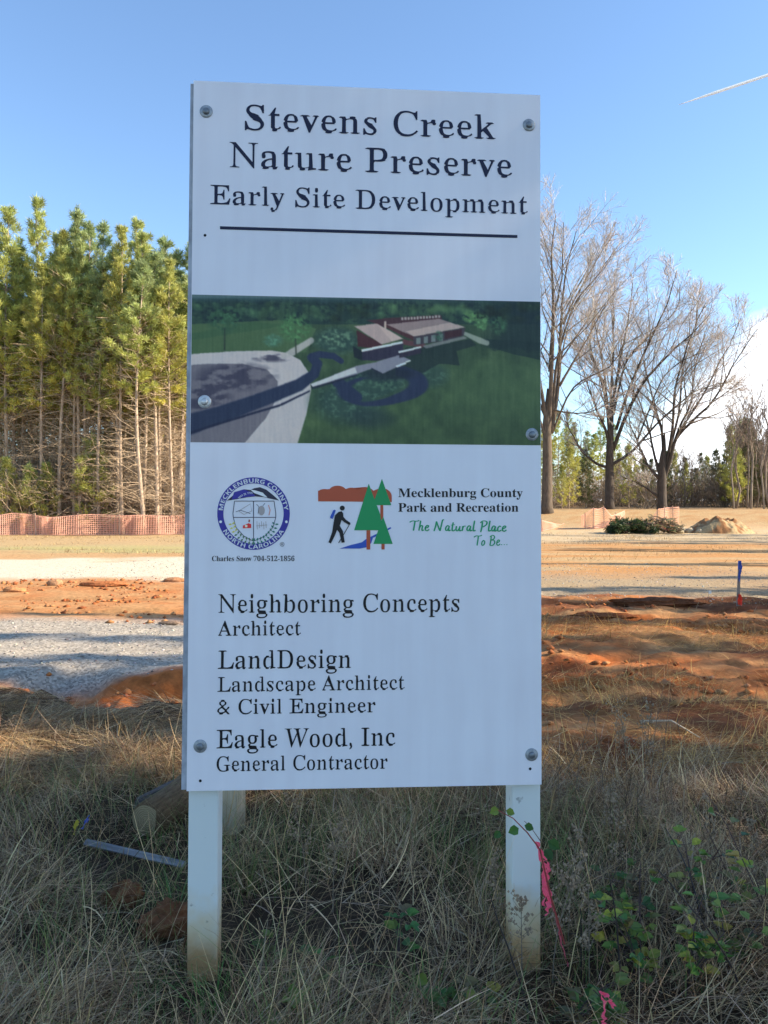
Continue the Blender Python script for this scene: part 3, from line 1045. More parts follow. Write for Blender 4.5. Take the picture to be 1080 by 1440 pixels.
    for k in range(4):
        put(poly([(672 + k * 22, 158 - k * 4), (684 + k * 22, 156 - k * 4), (684 + k * 22, 174 - k * 3), (672 + k * 22, 176 - k * 3)]), A(112, 130, 144), .75)
    put(poly([(690, 180), (812, 152), (822, 158), (700, 188)]), A(110, 114, 132), .8)
    put(poly([(578, 110), (584, 108), (584, 132), (578, 130)]), A(160, 150, 160))
    put(poly([(497, 134), (572, 176), (572, 190), (500, 182)]), A(56, 30, 40))
    put(poly([(490, 123), (556, 115), (633, 159), (570, 176)]), A(146, 134, 150))
    put(poly([(556, 116), (633, 159), (600, 168)]), A(170, 158, 172), .5)
    put(poly([(512, 196), (632, 170), (634, 204), (560, 224), (514, 222)]), A(38, 36, 62))
    put(poly([(511, 191), (631, 167), (632, 173), (512, 198)]), A(186, 192, 214))
    put(poly([(620, 198), (686, 184), (686, 202), (622, 216)]), A(40, 36, 58))
    put(poly([(620, 196), (686, 181), (686, 186), (620, 202)]), A(186, 192, 214))
    put(poly([(612, 238), (640, 228), (642, 233), (614, 243)]), A(196, 202, 222))
    put(poly([(640, 226), (654, 221), (655, 225), (641, 230)]), A(180, 188, 208))
    put(poly([(540, 244), (566, 256), (574, 262), (566, 262), (540, 250)]), A(28, 34, 54))
    # trees standing in the picture
    for cx_, cy_, rx_, ry_, c in ((118, 104, 58, 44, A(40, 70, 58)), (318, 128, 54, 48, A(58, 96, 70)), (255, 165, 34, 22, A(60, 96, 88)), (865, 112, 28, 28, A(64, 100, 74)), (915, 120, 30, 34, A(44, 74, 62)), (830, 96, 26, 22, A(70, 106, 76)), (737, 152, 16, 18, A(44, 74, 70))):
        e = ell(cx_, cy_, rx_, ry_, 0.55) * np.clip((nf - .30) * 4, 0, 1)
        put(np.clip(e * 1.5, 0, 1), c, 0.9)
        put(e * np.clip((fbm(xx, yy, .16, 3, 79) - .52) * 9, 0, 1), c * 1.35, 0.8)
    put(line([(118, 130, 2.5), (118, 192, 3)], 3), A(30, 42, 44), .8)
    put(line([(320, 160, 2.5), (322, 206, 3)], 3), A(40, 50, 50), .8)
    # grain and streaks of the print
    img[:] += (fbm(xx * 1.0, yy * 0.06, 0.25, 3, 83) - .5)[..., None] * 14 + (fbm(xx, yy, .5, 2, 87) - .5)[..., None] * 12
    for _ in range(4):
        img[1:-1, 1:-1] = (img[1:-1, 1:-1] * 2 + img[:-2, 1:-1] + img[2:, 1:-1] + img[1:-1, :-2] + img[1:-1, 2:]) / 6
    return np.clip(img, 6, 235)


pic = paint_picture()
gx, gy = 520, 214
s_, t_ = np.meshgrid(np.linspace(0, 1, gx), np.linspace(0, 1, gy))
c00, c10, c11, c01 = np.array((25, 31.)), np.array((1040, 52.)), np.array((1040, 470.)), np.array((23, 461.))
q = (c00 * (1 - s_)[..., None] + c10 * s_[..., None]) * (1 - t_)[..., None] + (c01 * (1 - s_)[..., None] + c11 * s_[..., None]) * t_[..., None]
ci = pic[np.clip(q[..., 1].astype(int), 0, 499), np.clip(q[..., 0].astype(int), 0, 1079)] / 255.0
ci = np.where(ci <= 0.04045, ci / 12.92, ((ci + .055) / 1.055) ** 2.4)
ci = np.clip(ci / PANEL_LIN * 0.78, 0.003, 0.85)
cu = [P(*z2(*p)) for p in (c00, c10, c11, c01)]
cu = [np.array(p) for p in cu]
cu[0][0] = cu[3][0] = -PW / 2 + 0.0015
cu[1][0] = cu[2][0] = PW / 2 - 0.0015
uv = (cu[0] * (1 - s_)[..., None] + cu[1] * s_[..., None]) * (1 - t_)[..., None] + (cu[3] * (1 - s_)[..., None] + cu[2] * s_[..., None]) * t_[..., None]
idx = np.arange(gx * gy).reshape(gy, gx)
F = np.stack([idx[:-1, :-1], idx[1:, :-1], idx[1:, 1:], idx[:-1, 1:]], -1).reshape(-1, 4)
np_mesh('printed_picture', np.stack([uv[..., 0], np.full((gy, gx), -0.0006), uv[..., 1]], -1).reshape(-1, 3), F, M['art'], root, ci.reshape(-1, 3))

# second white post standing behind the sign
mb = MB()
mb.box((0, 0, 0.80), (0.09, 0.09, 2.2), bev=0.004)
bp_ = mb.build('wooden_post', mat('bare_timber', (.52, .42, .29), rough=.8, noise=.2, nscale=6, stretch=(8, 8, .8)))
bp_.location = (-0.757, 3.85, 0.0)
bp_.rotation_euler = (0, 0, R(-20))
tag(bp_, 'pale bare timber post standing behind the sign, seen beside its left leg', 'post')
# ------------------------------------------------------------------ trees
def jitter_col(base, n, amt=0.25):
    base = np.asarray(base, float)
    f = 1 + (RNG.random((n, 1)) - 0.5) * 2 * amt
    return base * f * (1 + (RNG.random((n, 3)) - 0.5) * 0.16)


def needle_quads(cent, dirs, per, length, width, col, spread=0.75):
    n = len(cent)
    c = np.repeat(cent, per, 0)
    d = np.repeat(dirs, per, 0) + RNG.normal(0, spread, (n * per, 3))
    d /= np.linalg.norm(d, axis=1, keepdims=True) + 1e-9
    L = length * (0.6 + 0.6 * RNG.random((n * per, 1)))
    s = np.cross(d, RNG.normal(0, 1, (n * per, 3)))
    s /= np.linalg.norm(s, axis=1, keepdims=True) + 1e-9
    w = width * 0.5
    c = c + RNG.normal(0, length * 0.16, c.shape)
    tip = c + d * L + np.array((0, 0, -1.0)) * L * 0.10
    mid = c + d * L * 0.45
    V = np.stack([c, mid + s * w, tip, mid - s * w], 1).reshape(-1, 3)
    C = np.repeat(np.repeat(col, per, 0) * (0.85 + 0.3 * RNG.random((n * per, 1))), 4, 0)
    F = np.arange(n * per * 4).reshape(-1, 4)
    return V, F, C


def ribbons(A, B, w0, w1, bend=0.08):
    """thin three-point ribbons from A to B, vectorised"""
    n = len(A)
    d = B - A
    L = np.linalg.norm(d, axis=1, keepdims=True) + 1e-9
    s = np.cross(d / L, RNG.normal(0, 1, (n, 3)))
    s /= np.linalg.norm(s, axis=1, keepdims=True) + 1e-9
    mid = (A + B) / 2 + RNG.normal(0, 1, (n, 3)) * L * bend
    w0 = np.broadcast_to(np.asarray(w0, float).reshape(-1, 1), (n, 1)) / 2
    w1 = np.broadcast_to(np.asarray(w1, float).reshape(-1, 1), (n, 1)) / 2
    wm = (w0 + w1) / 2
    V = np.stack([A - s * w0, A + s * w0, mid - s * wm, mid + s * wm, B - s * w1, B + s * w1], 1).reshape(-1, 3)
    i = np.arange(n)[:, None] * 6
    F = np.concatenate([i + np.array([[0, 1, 3, 2]]), i + np.array([[2, 3, 5, 4]])])
    return V, F


def make_pine(H, crown0, lmax, seed, hue, per=32, dead=150, nlen=0.38, nw=0.034, gap=1.0, name='pine_tree', trunk_r=None):
    rs = random.Random(seed)
    root_ = empty(name, (0, 0, 0))
    ph, am = rs.random() * 6, rs.uniform(0.05, 0.22)

    def axis(z):
        return Vector((am * math.sin(ph + z * 0.28), am * math.cos(ph * 1.7 + z * 0.23), z))
    off = axis(0)
    r0 = trunk_r or 0.0075 * H
    mb = MB()
    zs = [H * i / 13 for i in range(14)]
    mb.tube([axis(z) - Vector((off.x, off.y, 0)) + Vector((0, 0, -0.15 if i == 0 else 0)) for i, z in enumerate(zs)],
            [max(0.018, r0 * (1 - 0.86 * (z / H)) * (1.25 if i == 0 else 1)) for i, z in enumerate(zs)], 7,
            (0.34, 0.25, 0.18))
    V = np.concatenate(mb.v)
    tcol = np.array((0.40, 0.31, 0.23))[None] * (0.75 + 0.5 * fbm(V[:, 0] * 9 + seed, V[:, 2] * 2, 1.0, 3, seed)[:, None])
    np_mesh('trunk', V, mb.f, M['bark_pale'], root_, tcol, True)
    cen, drs, br = [], [], []
    z = crown0 * H
    while z < H - 0.25:
        t = (z / H - crown0) / (1 - crown0)
        prof = (1 - t) ** 0.9 * 0.92 + 0.10
        if t < 0.2: prof *= 0.55 + 2.2 * t
        nb = rs.choice((3, 4, 4, 5))
        a0 = rs.random() * 6.28
        for k in range(nb):
            if rs.random() < 0.14: continue
            L = lmax * prof * rs.uniform(0.6, 1.2)
            a = a0 + k * 6.283 / nb + rs.uniform(-.35, .35)
            el = R(rs.uniform(8, 28) + 34 * t)
            p0 = axis(z) - Vector((off.x, off.y, 0))
            d = Vector((math.cos(a) * math.cos(el), math.sin(a) * math.cos(el), math.sin(el)))
            p1 = p0 + d * L * 0.55
            d2 = (d + Vector((0, 0, 0.35 + 0.3 * t))).normalized()
            p2 = p1 + d2 * L * 0.45
            br.append(([p0, p1, p2], [0.010 + 0.012 * L, 0.006 + 0.006 * L, 0.006]))
            ntf = max(3, int(2 + L * 3.4))
            for j in range(ntf):
                s = 0.30 + 0.70 * (j + rs.random()) / ntf
                p = p0.lerp(p1, s / 0.55) if s < 0.55 else p1.lerp(p2, (s - 0.55) / 0.45)
                side = Vector((rs.gauss(0, 1), rs.gauss(0, 1), rs.gauss(0.3, .8))).normalized()
                o_ = side * rs.uniform(0, 0.16 + 0.14 * L) * (1.15 - s * 0.6)
                cen.append(p + o_)
                drs.append((d2 * 0.9 + side * 0.55 + Vector((0, 0, 0.25))).normalized())
            cen.append(p2); drs.append(d2)
        z += rs.uniform(0.42, 0.80) * gap
    top = axis(H) - Vector((off.x, off.y, 0))
    for j in range(7):
        cen.append(top + Vector((rs.gauss(0, .05), rs.gauss(0, .05), -0.12 * j))); drs.append(Vector((rs.gauss(0, .25), rs.gauss(0, .25), 1)).normalized())
    cen = np.array([tuple(c) for c in cen]); drs = np.array([tuple(c) for c in drs])
    tt = (cen[:, 2] / H - crown0) / (1 - crown0)
    cA, cB = np.array(hue[0]), np.array(hue[1])
    col = cA + (cB - cA) * np.clip(tt, 0, 1)[:, None]
    col = col * (0.62 + 0.76 * RNG.random((len(cen), 1)))
    V, F, C = needle_quads(cen, drs, per, nlen, nw, col, 0.55)
    np_mesh('crown', V, F, M['needles'], root_, C)
    mb = MB()
    for p, r in br: mb.tube([tuple(q) for q in p], r, 4, (0.26, 0.19, 0.13), cap=False)
    for k in range(dead):
        z = rs.uniform(0.06, min(0.98, crown0 + 0.25)) * H
        L = rs.uniform(0.5, 1.15) * lmax * 0.95
        a = rs.random() * 6.283
        el = R(rs.uniform(-18, 38))
        p0 = axis(z) - Vector((off.x, off.y, 0))
        d = Vector((math.cos(a) * math.cos(el), math.sin(a) * math.cos(el), math.sin(el)))
        p1 = p0 + d * L * 0.5
        p2 = p1 + (d + Vector((rs.gauss(0, .25), rs.gauss(0, .25), rs.uniform(-.5, .3)))).normalized() * L * 0.5
        g = rs.uniform(0.8, 1.25)
        cc = (0.38 * g, 0.29 * g, 0.20 * g)
        mb.tube([tuple(p0), tuple(p1), tuple(p2)], [0.017, 0.012, 0.005], 3, cc, cap=False)
        for q in range(rs.choice((2, 3, 4))):
            s = rs.uniform(.35, .95)
            b0 = p0.lerp(p1, s * 2) if s < .5 else p1.lerp(p2, s * 2 - 1)
            b1 = b0 + (d + Vector((rs.gauss(0, .7), rs.gauss(0, .7), rs.gauss(0, .5)))).normalized() * L * rs.uniform(.15, .4)
            mb.tube([tuple(b0), tuple(b1)], [0.009, 0.004], 3, cc, cap=False)
    mb.build('branches', M['bark_pale'], root_, usecol=True)
    return root_


HUE_Y = ((0.56, 0.54, 0.11), (0.42, 0.47, 0.16))
HUE_G = ((0.48, 0.50, 0.12), (0.33, 0.41, 0.19))
HUE_O = ((0.50, 0.46, 0.10), (0.40, 0.42, 0.13))
pines = [
    make_pine(18, 0.44, 2.6, 1, HUE_Y), make_pine(18, 0.52, 2.3, 2, HUE_G), make_pine(18, 0.36, 2.9, 3, HUE_Y),
    make_pine(18, 0.55, 2.1, 4, HUE_G), make_pine(18, 0.47, 2.4, 5, HUE_O), make_pine(18, 0.45, 2.4, 6, HUE_G)]
young = [make_pine(4.2, 0.10, 1.5, 31, HUE_Y, per=22, dead=4, nlen=0.30, nw=0.028, gap=0.6, name='young_pine', trunk_r=0.045),
         make_pine(5.5, 0.12, 1.7, 32, HUE_O, per=22, dead=6, nlen=0.30, nw=0.028, gap=0.6, name='young_pine', trunk_r=0.055)]
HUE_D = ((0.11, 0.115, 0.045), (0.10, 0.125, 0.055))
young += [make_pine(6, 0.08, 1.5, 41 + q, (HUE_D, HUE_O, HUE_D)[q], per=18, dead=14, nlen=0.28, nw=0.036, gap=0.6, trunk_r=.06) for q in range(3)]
KIDS = {}
used = {}


def place(proto, x, y, s, rz, label, cat, group=None, sxy=None, z=None):
    """the first call moves the built thing itself, later ones copy it with its parts"""
    if proto.name not in KIDS: KIDS[proto.name] = children(proto)
    if proto.name not in used:
        used[proto.name] = 1
        o = proto
    else:
        o = proto.copy()
        COL.objects.link(o)
        for ch in KIDS[proto.name]:
            c = ch.copy(); COL.objects.link(c); c.parent = o
    o.location = (x, y, tz(x, y) if z is None else z)
    o.rotation_euler = (0, 0, rz)
    k = sxy or s
    o.scale = (k, k, s)
    tag(o, label, cat)
    if group: o['group'] = group
    elif 'group' in o: del o['group']
    return o


def px_x(px, d): return (px - 540) / FPX * d
def row_z(row, d): return CAM_Z + (HOR - row) / FPX * d


rs = random.Random(5)
GW = 'pines of the plantation behind the netting'
front = [  # column of the trunk, row of the top, distance, which pine, look
    (12, 296, 45.5, 2, 'full green pine at the left edge of the photo, its crown hanging low'),
    (54, 284, 47.0, 0, 'tallest pine of the wood with a pointed tufted top near the left edge'),
    (84, 330, 45.0, 4, 'yellow green pine with low boughs right of the tallest pine'),
    (112, 296, 45.2, 3, 'straight pine with a pale bare trunk and twin tufted tops'),
    (124, 318, 45.8, 1, 'slim pine standing close beside the twin topped pine'),
    (146, 318, 48.0, 5, 'pine with a short side leader and thin leaning trunk'),
    (165, 352, 45.4, 3, 'slender pine with many dead branches in the middle of the wood edge'),
    (188, 312, 47.5, 0, 'tall pine with spire top left of the palest trunk'),
    (203, 372, 43.6, 1, 'pine with the palest thick trunk standing at the netting itself'),
    (221, 356, 44.6, 3, 'thin straight pine just right of the palest trunk'),
    (229, 336, 47.0, 5, 'pine with dense dark top near the sign'),
    (243, 372, 44.8, 4, 'yellowish pine with a rough trunk nearest the sign edge'),
    (262, 346, 46.5, 1, 'pine half hidden by the left edge of the sign'),
    (-22, 300, 45.5, 0, 'full pine just beyond the left edge of the photo')]
for i in range(13):
    front.append((-20 + 290 * (i + rs.random()) / 13, rs.uniform(318, 385), rs.uniform(44.6, 47.5), (3, 1, 5, 4, 0)[i % 5], None))
for px, top, d, k, lb in front:
    x = px_x(px, d)
    H = row_z(top, d) - tz(x, d)
    place(pines[k], x, d, H / 18, rs.random() * 6.28, lb or 'lesser pine squeezed between the tall trunks at the front of the wood', 'pine tree', GW if lb else 'lesser pines of the front rows', sxy=rs.uniform(0.85, 1.05))
for i in range(82):
    d = rs.uniform(46.5, 64)
    px = rs.uniform(-110, 285)
    x = px_x(px, d)
    H = rs.uniform(15.0, 18.0) * (1 if px < 200 else 0.94)
    place(pines[rs.randrange(6)], x, d, H / 18, rs.random() * 6.28,
          'pine tree deep in the plantation, behind the front row of trunks', 'pine tree', GW, sxy=rs.uniform(0.85, 1.1))
for i in range(46):
    d = rs.uniform(60, 74)
    px = -120 + 400 * (i + rs.random()) / 46
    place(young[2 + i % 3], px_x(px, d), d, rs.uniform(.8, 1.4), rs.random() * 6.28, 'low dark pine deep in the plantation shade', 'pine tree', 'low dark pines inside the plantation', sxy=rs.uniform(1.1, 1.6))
YL = ['young yellow green pine at the foot of the wood, far left', 'small bushy pine under the dead branches left of the straight pale trunk',
      'little pine tuft low between the two slim trunks', 'young pine by the netting at the left edge of the photo']
for (px, d, s, k), lb in zip(((42, 44.6, 0.95, 0), (68, 44.9, 0.75, 1), (133, 45.3, 1.35, 0), (10, 44.4, 0.8, 1)), YL):
    place(young[k], px_x(px, d), d, s, rs.random() * 6.28, lb, 'pine tree')


# ---- bare broadleaf trees
def grow_children(P, r0, r1, n, lo, hi, lf, up, rsd, ang=(22, 58)):
    """side shoots of a limb given as a polyline"""
    P = [Vector(p) for p in P]
    seg = [(P[i + 1] - P[i]).length for i in range(len(P) - 1)]
    tot = sum(seg)
    out = []
    for k in range(n):
        s = lo + (hi - lo) * (k + rsd.random()) / n
        q, i = s * tot, 0
        while i < len(seg) - 1 and q > seg[i]: q -= seg[i]; i += 1
        p = P[i].lerp(P[i + 1], min(1, q / seg[i]))
        T = (P[i + 1] - P[i]).normalized()
        ax = T.cross(Vector((rsd.gauss(0, 1), rsd.gauss(0, 1), rsd.gauss(0, 1)))).normalized()
        d = (Matrix.Rotation(R(rsd.uniform(*ang)), 3, ax) @ T + Vector((0, 0, up))).normalized()
        L = tot * lf * (1.15 - 0.75 * s) * rsd.uniform(.65, 1.3)
        r = (r0 + (r1 - r0) * s) * 0.55
        m = p + d * L * .5 + Vector((rsd.gauss(0, .05), rsd.gauss(0, .05), rsd.gauss(0, .03))) * L
        e = p + (d + Vector((0, 0, up * .9))).normalized() * L
        out.append(([p, m, e], r))
    return out


def bare_tree(name, trunk, limbs, seed, bark=(0.065, 0.052, 0.043), twig=(0.52, 0.46, 0.41), n1=13, n2=10, n3=10, tw=0.019, subL=(0.44, 0.55, 0.62), up=0.10):
    """trunk: [(x,y,z,r)...]; limbs: list of ([(x,y,z)...], r0)"""
    rsd = random.Random(seed)
    root_ = empty(name, (0, 0, 0))
    mb = MB()
    mb.tube([t[:3] for t in trunk], [t[3] for t in trunk], 12)
    V = np.concatenate(mb.v)
    tc_ = np.array(bark)[None] * (0.7 + 0.6 * fbm(V[:, 0] * 6, V[:, 2] * 1.5 + V[:, 1] * 6, 1, 3, seed)[:, None])
    np_mesh('trunk', V, mb.f, M['bark_dark'], root_, tc_, True)
    A, B, W0 = [], [], []
    for pts, r0 in limbs:
        # smooth the limb a little
        P = np.array(pts, float)
        t_ = np.linspace(0, len(P) - 1, (len(P) - 1) * 4 + 1)
        k0 = np.clip(np.floor(t_).astype(int), 0, len(P) - 2)
        f = (t_ - k0)[:, None]
        g = lambda j: P[np.clip(j, 0, len(P) - 1)]
        a, b_, c, d = g(k0 - 1), g(k0), g(k0 + 1), g(k0 + 2)
        Q = 0.5 * (2 * b_ + (c - a) * f + (2 * a - 5 * b_ + 4 * c - d) * f ** 2 + (3 * b_ - a - 3 * c + d) * f ** 3)
        Q += RNG.normal(0, 0.035, Q.shape) * np.linspace(0, 1, len(Q))[:, None]
        lm = MB()
        lm.tube(Q, np.linspace(r0, 0.024, len(Q)), 7, bark, cap=True)
        lm.build('limb', M['bark_dark'], root_, True, True)
        mb2 = crown_mb
        for c1, r in grow_children(Q, r0, 0.03, n1, .22, 1, subL[0], up, rsd):
            mb2.append((c1, min(r, 0.075)))
            for c2, r2 in grow_children(c1, r, .012, n2, .2, 1, subL[1], up, rsd):
                A.append(c2[0]); B.append(c2[1]); W0.append(max(tw * 1.5, r2 * 1.2))
                A.append(c2[1]); B.append(c2[2]); W0.append(tw * 1.2)
                for c3, r3 in grow_children(c2, r2, .01, n3, .2, 1, subL[2], up, rsd, (20, 55)):
                    A.append(c3[0]); B.append(c3[2]); W0.append(tw)
    A = np.array([tuple(p) for p in A]); B = np.array([tuple(p) for p in B]); W0 = np.array(W0)
    V, F = ribbons(A, B, W0, W0 * 0.55, .06)
    C = np.repeat(jitter_col(twig, len(A), .25), 6, 0)
    # the boughs between limb and twig, as tubes
    mb = MB()
    for c1, r in crown_mb: mb.tube([tuple(p) for p in c1], [r, r * .7, 0.014], 4, tuple(.45 * a_ + .25 * b_ for a_, b_ in zip(bark, twig)), cap=False)
    Vb = np.concatenate(mb.v); nb = len(V)
    np_mesh('twigs', V, F, M['bark_dark'], root_, C)
    mb.build('boughs', M['bark_dark'], root_, usecol=True)
    crown_mb.clear()
    return root_


crown_mb = []


def limbs_from_photo(base, d, data, rsd, kx=1.0, kz=.945):
    """limb outlines read off the photograph at the tree's own distance, each given a depth of its own"""
    out = []
    for pts, r0 in data:
        yv = rsd.uniform(-2.6, 2.6)
        n = len(pts)
        q = []
        for i, (zx, zy) in enumerate(pts):
            px, py = 750 + zx / 2.667, base[1] - (base[1] - 240 - zy / 2.667) * kz
            q.append(((px - base[0]) * kx / FPX * d, yv * (i / (n - 1)) ** 1.2, (base[1] - py) / FPX * d))
        out.append((q, r0 * .82))
    return out


rsd = random.Random(77)
k = 62 / FPX
treeB = limbs_from_photo((857, 718), 62, [
    ([(284, 1110), (240, 1092), (190, 1040), (152, 960), (128, 890)], .16), ([(284, 1035), (268, 960), (230, 880), (200, 800), (160, 690)], .17),
    ([(288, 1030), (276, 900), (262, 790), (238, 650), (198, 500)], .20), ([(294, 1030), (300, 880), (330, 700), (370, 520), (398, 350)], .21),
    ([(298, 1040), (345, 900), (400, 780), (470, 690), (560, 600), (625, 520)], .20), ([(292, 1100), (370, 1045), (440, 960), (520, 880), (620, 800), (740, 768)], .16),
    ([(292, 1000), (290, 840), (300, 640), (300, 480), (310, 320)], .17), ([(290, 940), (255, 760), (215, 620), (240, 460), (262, 370)], .14),
    ([(310, 960), (360, 780), (430, 600), (480, 470), (500, 360)], .16), ([(300, 900), (345, 700), (420, 600), (540, 480), (560, 380)], .12)], rsd)
tB = bare_tree('bare_tree', [(0, 0, -.3, .50), (0, 0, .5, .37), (0.0, 0, 3.2, .33), (0.05, 0, 5.9, .26), (0.06, 0, 6.7, .17), (.08, 0, 8.2, .05)], treeB, 101)
place(tB, px_x(857, 62), 62, 1, 0, 'big bare tree with dark trunk and fan of limbs, middle one of three', 'tree')
treeC = limbs_from_photo((931, 719), 62, [
    ([(480, 1165), (430, 1110), (395, 1040), (360, 960), (338, 890)], .17), ([(472, 1140), (455, 1050), (440, 950), (405, 830), (360, 760)], .15),
    ([(490, 1160), (510, 1090), (530, 1000), (590, 930), (660, 860), (712, 760), (745, 690), (805, 595)], .20), ([(488, 1120), (490, 970), (470, 860), (440, 700), (418, 560)], .17),
    ([(498, 1120), (518, 960), (522, 800), (560, 640), (622, 480)], .18), ([(516, 1060), (560, 950), (612, 850), (640, 700), (705, 520)], .16),
    ([(472, 1232), (435, 1205), (390, 1178), (318, 1148)], .14), ([(500, 1080), (555, 900), (580, 720), (640, 560), (660, 440)], .14),
    ([(540, 990), (640, 830), (700, 700), (740, 620), (760, 540)], .11), ([(380, 1010), (420, 900), (480, 760), (560, 690), (640, 660)], .10)], rsd, .92)
tC = bare_tree('bare_tree', [(0, 0, -.3, .50), (0, 0, .5, .36), (-0.03, 0, 2.2, .35), (0.05, 0, 4.0, .28), (0.15, 0, 5.0, .16), (.2, 0, 6.2, .05)], treeC, 102)
place(tC, px_x(931, 62), 62, 1, 0, 'bare forked tree leaning right, rightmost of the three by the clearing', 'tree')
treeA = limbs_from_photo((769, 727), 58, [
    ([(58, 960), (64, 700), (64, 450), (50, 250), (58, 80)], .24), ([(66, 960), (98, 750), (112, 500), (132, 300), (182, 70)], .24),
    ([(100, 760), (160, 650), (232, 520), (305, 380)], .13), ([(72, 960), (150, 770), (280, 690), (330, 600)], .11), ([(70, 900), (90, 640), (150, 430), (240, 300), (310, 190)], .15),
    ([(50, 930), (20, 760), (-20, 560), (-60, 330), (-70, 180)], .20), ([(52, 1000), (0, 860), (-70, 740), (-150, 600)], .16), ([(60, 700), (75, 480), (110, 300), (120, 60)], .13),
    ([(112, 500), (165, 380), (240, 240), (290, 130)], .10), ([(48, 900), (-30, 700), (-110, 520), (-130, 380)], .14), ([(60, 860), (200, 880), (330, 800)], .08)], rsd, .95, .885)
tA = bare_tree('bare_tree', [(0, 0, -.3, .62), (0, 0, .6, .42), (0.03, 0, 3.5, .37), (0.0, 0, 6.9, .32), (0.02, 0, 7.9, .22), (.05, 0, 9.4, .06)], treeA, 103, bark=(0.13, 0.10, 0.075))
place(tA, px_x(769, 58), 58, 1, 0, 'tallest bare tree with thick brown trunk, half behind the sign edge', 'tree')


def slim_bare(seed, H=11.0, bark=(0.24, 0.19, 0.15), n=7):
    r_ = random.Random(seed)
    limbs = []
    sway = r_.uniform(-.6, .6)
    ax = lambda z: (sway * (z / H) ** 2, 0.3 * math.sin(z + seed), z)
    limbs.append(([ax(H * .3), ax(H * .55), ax(H * .8), ax(H)], .055))
    for k in range(n):
        z = H * r_.uniform(.3, .8)
        a = r_.random() * 6.28
        L = (H - z) * r_.uniform(.35, .75)
        p = ax(z)
        limbs.append(([p, (p[0] + math.cos(a) * L * .35, p[1] + math.sin(a) * L * .35, z + L * .5), (p[0] + math.cos(a) * L * .6, p[1] + math.sin(a) * L * .6, z + L * 1.05)], .035))
    return bare_tree('bare_tree', [(*ax(-0.2)[:2], -.2, .13), (*ax(H * .15), .10), (*ax(H * .4), .08), (*ax(H * .6), .05)], limbs, seed, bark, (.30, .23, .18), n1=6, n2=5, n3=4, tw=0.024, subL=(.4, .5, .5), up=.25)


slims = [slim_bare(201, 11), slim_bare(202, 12, (.30, .25, .20)), slim_bare(203, 10)]


def shrub(seed, H=2.4, col=(.27, .20, .14), n=26, name='bare_shrub'):
    r_ = random.Random(seed)
    root_ = empty(name, (0, 0, 0))
    mb = MB()
    A, B, W = [], [], []
    for k in range(n):
        a = r_.random() * 6.28
        el = R(r_.uniform(35, 85))
        L = H * r_.uniform(.5, 1.1)
        p0 = Vector((r_.gauss(0, .25), r_.gauss(0, .25), -.05))
        d = Vector((math.cos(a) * math.cos(el), math.sin(a) * math.cos(el), math.sin(el)))
        p1 = p0 + d * L * .5
        p2 = p1 + (d + Vector((r_.gauss(0, .3), r_.gauss(0, .3), r_.uniform(-.2, .4)))).normalized() * L * .5
        mb.tube([tuple(p0), tuple(p1), tuple(p2)], [.016, .011, .005], 3, col, cap=False)
        for c2, r2 in grow_children([p0, p1, p2], .015, .005, 7, .2, 1, .42, .1, r_, (25, 60)):
            A.append(c2[0]); B.append(c2[2]); W.append(.014)
            for c3, r3 in grow_children(c2, .01, .004, 4, .2, 1, .5, .05, r_, (25, 60)):
                A.append(c3[0]); B.append(c3[2]); W.append(.010)
    mb.build('stems', M['bark_pale'], root_, usecol=True)
    V, F = ribbons(np.array([tuple(p) for p in A]), np.array([tuple(p) for p in B]), np.array(W), np.array(W) * .5)
    np_mesh('twigs', V, F, M['bark_pale'], root_, np.repeat(jitter_col(np.array(col) * 1.1, len(A)), 6, 0))
    return root_


shrubs = [shrub(301), shrub(302, 2.8, (.32, .25, .17)), shrub(303, 2.0, (.22, .165, .12))]
for i in range(44):
    px = -60 + 370 * (i + rs.random()) / 44
    d = rs.uniform(44.5, 58)
    place(shrubs[i % 3], px_x(px, d), d, rs.uniform(.9, 2.6), rs.random() * 6.28, 'leafless brown shrub at the foot of the pine plantation', 'shrub', 'bare shrubs under the pines')

# mixed wood far off on the right
GR_ = 'far trees across the clearing'
for i in range(20):
    d = rs.uniform(76, 100)
    px = 700 + 165 * (i + rs.random()) / 20
    x = px_x(px, d)
    H = max(4.5, row_z(rs.uniform(575, 650), d) - tz(x, d))
    place(pines[(i * 5) % 6], x, d, H / 18, rs.random() * 6.28, 'olive pine far behind the tallest bare tree and its neighbour', 'pine tree', 'pines behind the bare trees', sxy=rs.uniform(.5, .75))
for i in range(84):
    d = rs.uniform(78, 118)
    px = 850 + 430 * (i + rs.random()) / 84
    x = px_x(px, d)
    H = row_z(rs.uniform(632, 672) if px < 1020 else rs.uniform(590, 650), d) - tz(x, d)
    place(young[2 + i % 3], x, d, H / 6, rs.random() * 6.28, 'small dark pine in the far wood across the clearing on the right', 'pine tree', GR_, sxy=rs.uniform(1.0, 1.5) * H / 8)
for i in range(30):
    d = rs.uniform(80, 108)
    px = 770 + 500 * (i + rs.random()) / 30
    x = px_x(px, d)
    H = row_z(rs.uniform(615, 668) if px < 1010 else rs.uniform(545, 610), d) - tz(x, d)
    place(slims[i % 3], x, d, H / 11, rs.random() * 6.28, 'slim leafless tree in the far wood across the clearing', 'tree', 'slim bare trees of the far wood', sxy=max(.7, H / 13))
